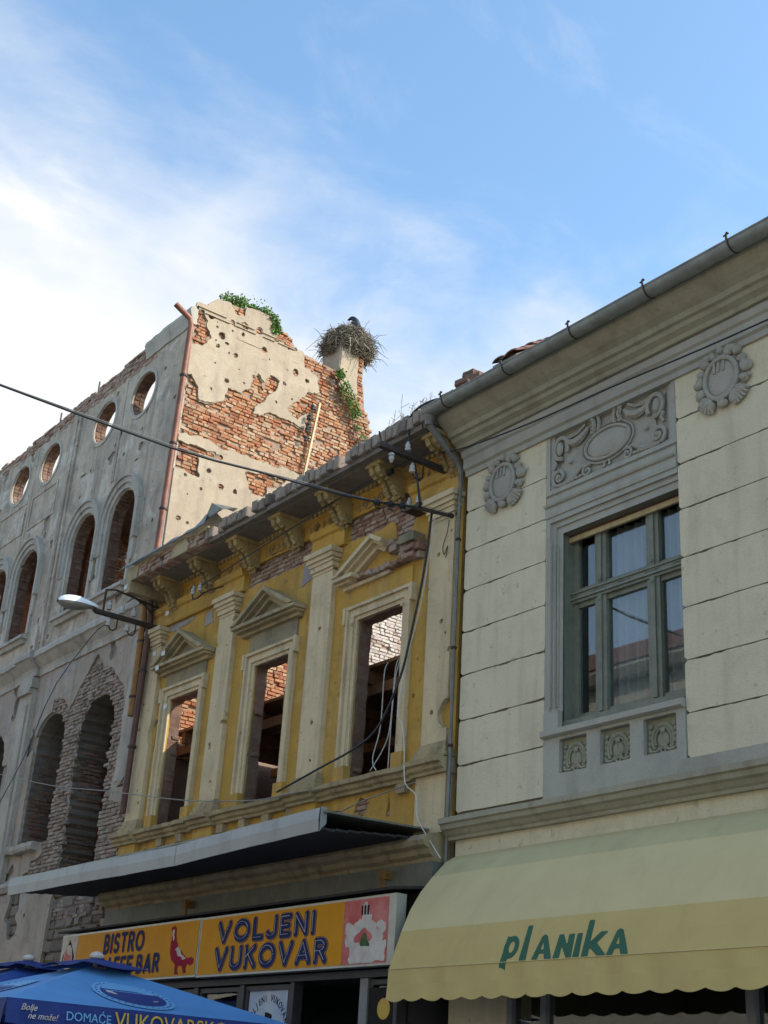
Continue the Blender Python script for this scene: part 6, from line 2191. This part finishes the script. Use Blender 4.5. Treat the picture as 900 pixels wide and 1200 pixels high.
# ------------------------------------------------------------------ parasols
def parasol(cx, cy, z0, zt, half, lab, light, printed, yaw=0.0):
    t = thing('parasol', lab, 'parasol', (cx, cy, .12), 'blue parasols in front of the bar')
    m1 = M['blue_light'] if light else M['blue_mid']
    Z = lambda k, u: z0 + (zt - z0) * (1 - k) - .05 * math.sin(math.pi * k) * (1 - abs(u)) * .8 - .03 * (1 - u * u) * k * .0
    N, S = 10, 12
    sides = [(1, 0), (0, 1), (-1, 0), (0, -1)]
    for nx, ny in sides:
        vs, fs = [], []
        for i in range(N + 1):
            k = .1 + .9 * i / N
            for j in range(S + 1):
                u = -1 + 2 * j / S
                a, b_ = half * k, half * k * u
                sag = 1 - .018 * (1 - u * u) * k
                x = cx + (nx * a * sag - ny * b_)
                y = cy + (ny * a * sag + nx * b_)
                vs.append((x, y, Z(k, u)))
            if i:
                for j in range(S):
                    q = (i - 1) * (S + 1) + j
                    fs.append((q, q + S + 1, q + S + 2, q + 1))
        o = len(vs)
        vs += [(x, y, z - .004) for x, y, z in vs]
        fs += [tuple(o + v for v in f[::-1]) for f in fs]
        b = MB(); b.add(vs, fs); b.build('canopy_panel', m1, t, smooth='all')
        # valance
        vs, fs = [], []
        for j in range(25):
            u = -1 + 2 * j / 24
            sag = 1 - .018 * (1 - u * u)
            for z, off in ((z0 - .001, .003), (z0 - .09, .014 + .01 * math.sin(j * 1.9)), (z0 - .2 - .012 * abs(math.sin(j * .8)), .02 + .015 * math.sin(j * 1.9 + .6))):
                vs.append((cx + nx * (half * sag + off) - ny * half * u * 1.003, cy + ny * (half * sag + off) + nx * half * u * 1.003, z))
            if j:
                q = (j - 1) * 3
                fs += [(q, q + 1, q + 4, q + 3), (q + 1, q + 2, q + 5, q + 4)]
        o = len(vs)
        vs += [(x - nx * .003, y - ny * .003, z) for x, y, z in vs]
        fs += [tuple(o + v for v in f[::-1]) for f in fs]
        b = MB(); b.add(vs, fs); b.build('valance', M['blue_dark'], t)
        # vent flap
        vs, fs = [], []
        hv = half * .27
        for i in range(5):
            k = .06 + .94 * i / 4
            for j in range(9):
                u = -1 + 2 * j / 8
                vs.append((cx + nx * hv * k - ny * hv * k * u, cy + ny * hv * k + nx * hv * k * u, zt + .055 - .11 * k - .02 * math.sin(3 * u + nx) * k + .015 * (1 - u * u) * k))
            if i:
                for j in range(8):
                    q = (i - 1) * 9 + j
                    fs.append((q, q + 9, q + 10, q + 1))
        o = len(vs)
        vs += [(x, y, z - .004) for x, y, z in vs]
        fs += [tuple(o + v for v in f[::-1]) for f in fs]
        b = MB(); b.add(vs, fs); b.build('vent_flap', M['blue_dark'], t, smooth='all')
    b = MB(); b.lathe([(.02, -.04), (.07, -.01), (.075, .01), (.05, .04), (.015, .05)], (cx, cy, zt + .065), 12); b.build('finial', M['whiteprint'], t, smooth=True)
    b = MB(); b.tube([(cx, cy, .15), (cx, cy, zt + .03)], .024, 10); b.build('pole', M['sign_edge'], t, smooth=True)
    b = MB(); b.box(cx - .3, cx + .3, cy - .3, cy + .3, .121, .17, ch=.03); b.build('foot', M['paving'], t)
    for nx in (-1, 1):
        for ny in (-1, 1):
            b = MB(); b.tube([(cx, cy, zt - .03), (cx + nx * half * .97, cy + ny * half * .97, z0 - .0)], .011, 5); b.tube([(cx, cy, z0 - .25), (cx + nx * half * .45, cy + ny * half * .45, z0 + (zt - z0) * .5 - .03)], .009, 5); b.build('rib', M['sign_edge'], t)
    if printed:
        # oval print on the faces towards the open street, print on the valance
        sl = math.hypot(half, zt - z0)
        dn = Vector((half, 0, -(zt - z0))) / sl
        nr = Vector((zt - z0, 0, half)) / sl
        def face(nx, ny):
            def fr(u, v, d):
                # u along the eaves, v up the slope from the eaves
                k = 1 - v / sl
                s = u / (half * max(k, .05))
                kk = 1 - .018 * (1 - s * s) * k
                a = half * k * kk
                z = Z(k, s) + d
                return (cx + nx * a - ny * u, cy + ny * a + nx * u, z)
            return fr
        for nx, ny in ((1, 0), (0, -1)):
            fr = face(nx, ny)
            uc, vc = -.05, .52
            for nm, rx, ry, d, mm in (('print_ring', .40, .44, .012, 'skyblue_print'), ('print_oval', .32, .34, .016, 'blue_dark')):
                b = MB(); b.sheet(lambda U, V: sd_circ(U, V, uc, vc, rx, ry), uc - .5, uc + .5, vc - .5, vc + .5, .02, fr, d, d - .002); b.build(nm, M[mm], t)
            # pale brush drawing over the words
            def brush(U, V):
                x, y = U - uc, V - vc
                f = .022 - np.abs(y - .07 - .05 * np.sin(x * 9)) - .03 * np.abs(x)
                f = np.maximum(f, .03 - np.hypot(x + .18, y - .06) * .5)
                return np.minimum(f + .03 * fbm(U * 22, V * 22, 2, 2), .26 - np.abs(x))
            b = MB(); b.sheet(brush, uc - .3, uc + .3, vc - .1, vc + .2, .01, fr, .02, .018); b.build('print_drawing', M['whiteprint'], t)
            b = MB()
            font_mesh(b, 'Bolje', .075, lambda u, v, d: fr(uc - .12 + u, vc - .08 + v, d), .02, .018, .35)
            font_mesh(b, 'ne može!', .075, lambda u, v, d: fr(uc - .08 + u, vc - .155 + v, d), .02, .018, .35)
            b.build('print_words', M['whiteprint'], t)
            b = MB()
            for k in range(34):
                a = 2 * math.pi * k / 34
                uu, vv = uc + .36 * math.cos(a), vc + .39 * math.sin(a)
                b.sheet(lambda U, V: sd_circ(U, V, uu, vv, .012), uu - .02, uu + .02, vv - .02, vv + .02, .01, fr, .0165, .0145)
            b.build('print_dots', M['blue_mid'], t)
        for nx, ny in ((1, 0), (0, -1)):
            def vf(u, v, d):
                sN = u / half
                sag = 1 - .018 * (1 - sN * sN)
                off = .024 + (.12 - v) * .16
                return (cx + nx * (half * sag + off + d) - ny * u, cy + ny * (half * sag + off + d) + nx * u, z0 - .2 + v)
            at = lambda u0, v0: (lambda u, v, d: vf(u0 + u, v0 + v, d))
            b = MB()
            font_mesh(b, 'Bolje', .075, at(-1.38, .11), .006, .002, .35)
            font_mesh(b, 'ne može!', .075, at(-1.31, .045), .006, .002, .35)
            b.build('valance_script', M['whiteprint'], t)
            b = MB(); font_mesh(b, 'DOMAĆE', .105, at(-.95, .06), .006, .002, 0, 'LEFT', 1.0); b.build('valance_word', M['skyblue_print'], t)
            b = MB(); font_mesh(b, 'VUKOVARSKO', .2, at(-.47, .03), .006, .002, 0, 'LEFT', .9); b.build('valance_word', M['gold_print'], t)


parasol(-12.98, 6.31, 2.3, 2.79, 1.5, 'light blue square parasol with navy edge and oval print, nearest in front of the bar', True, True)
parasol(-16.1, 6.93, 2.5, 2.97, 1.35, 'plain darker blue parasol behind the light blue one', False, False)


# ------------------------------------------------------------------ house across the street (seen in the window panes)
def opposite():
    t = thing('house', 'pale house with brown tiled roof across the street, mirrored in the window panes', 'building', (-20, -4.2, 0))
    Y = -4.2
    wins = [(-44 + 3.2 * k, z) for k in range(14) for z in (1.2, 4.6, 7.9)]
    def f(U, V):
        q = np.full(U.shape, 9.0)
        for x, z in wins:
            q = np.minimum(q, -sd_rect(U, V, x, x + 1.3, z, z + 2.0))
        return q
    b = MB(); b.sheet(f, -46, 4, 0, 11.2, .2, FY, Y, Y - .4); b.build('wall', M['oppwall'], t)
    for x, z in wins:
        b = MB(); b.rring(x, x + 1.3, z, z + 2.0, .08, Y - .2, Y - .12); b.box(x + .62, x + .68, Y - .2, Y - .12, z + .08, z + 1.92)
        w = b.build('window', M['whiteprint'], t)
        b = MB(); b.box(x + .08, x + 1.22, Y - .17, Y - .16, z + .08, z + 1.92); b.build('pane', M['darkglass'], w)
    b = MB(); b.box(-46, 4, Y - 3.2, Y - 3.0, 0, 11.0); b.build('inner_wall', M['room'], t)
    b = MB(); b.sweepx([(Y - .1, 11.2), (Y + .3, 11.2), (Y + .45, 11.4), (Y + .45, 11.5), (Y - .1, 11.5)], -46, 4); b.build('cornice', M['oppwall'], t)
    b = MB(); b.prism([(Y + .5, 11.5), (Y - 4.5, 14.2), (Y - 9.5, 11.5)], lambda a, c, d: (d, a, c), -46, 4); b.build('roof', M['opproof'], t)


opposite()
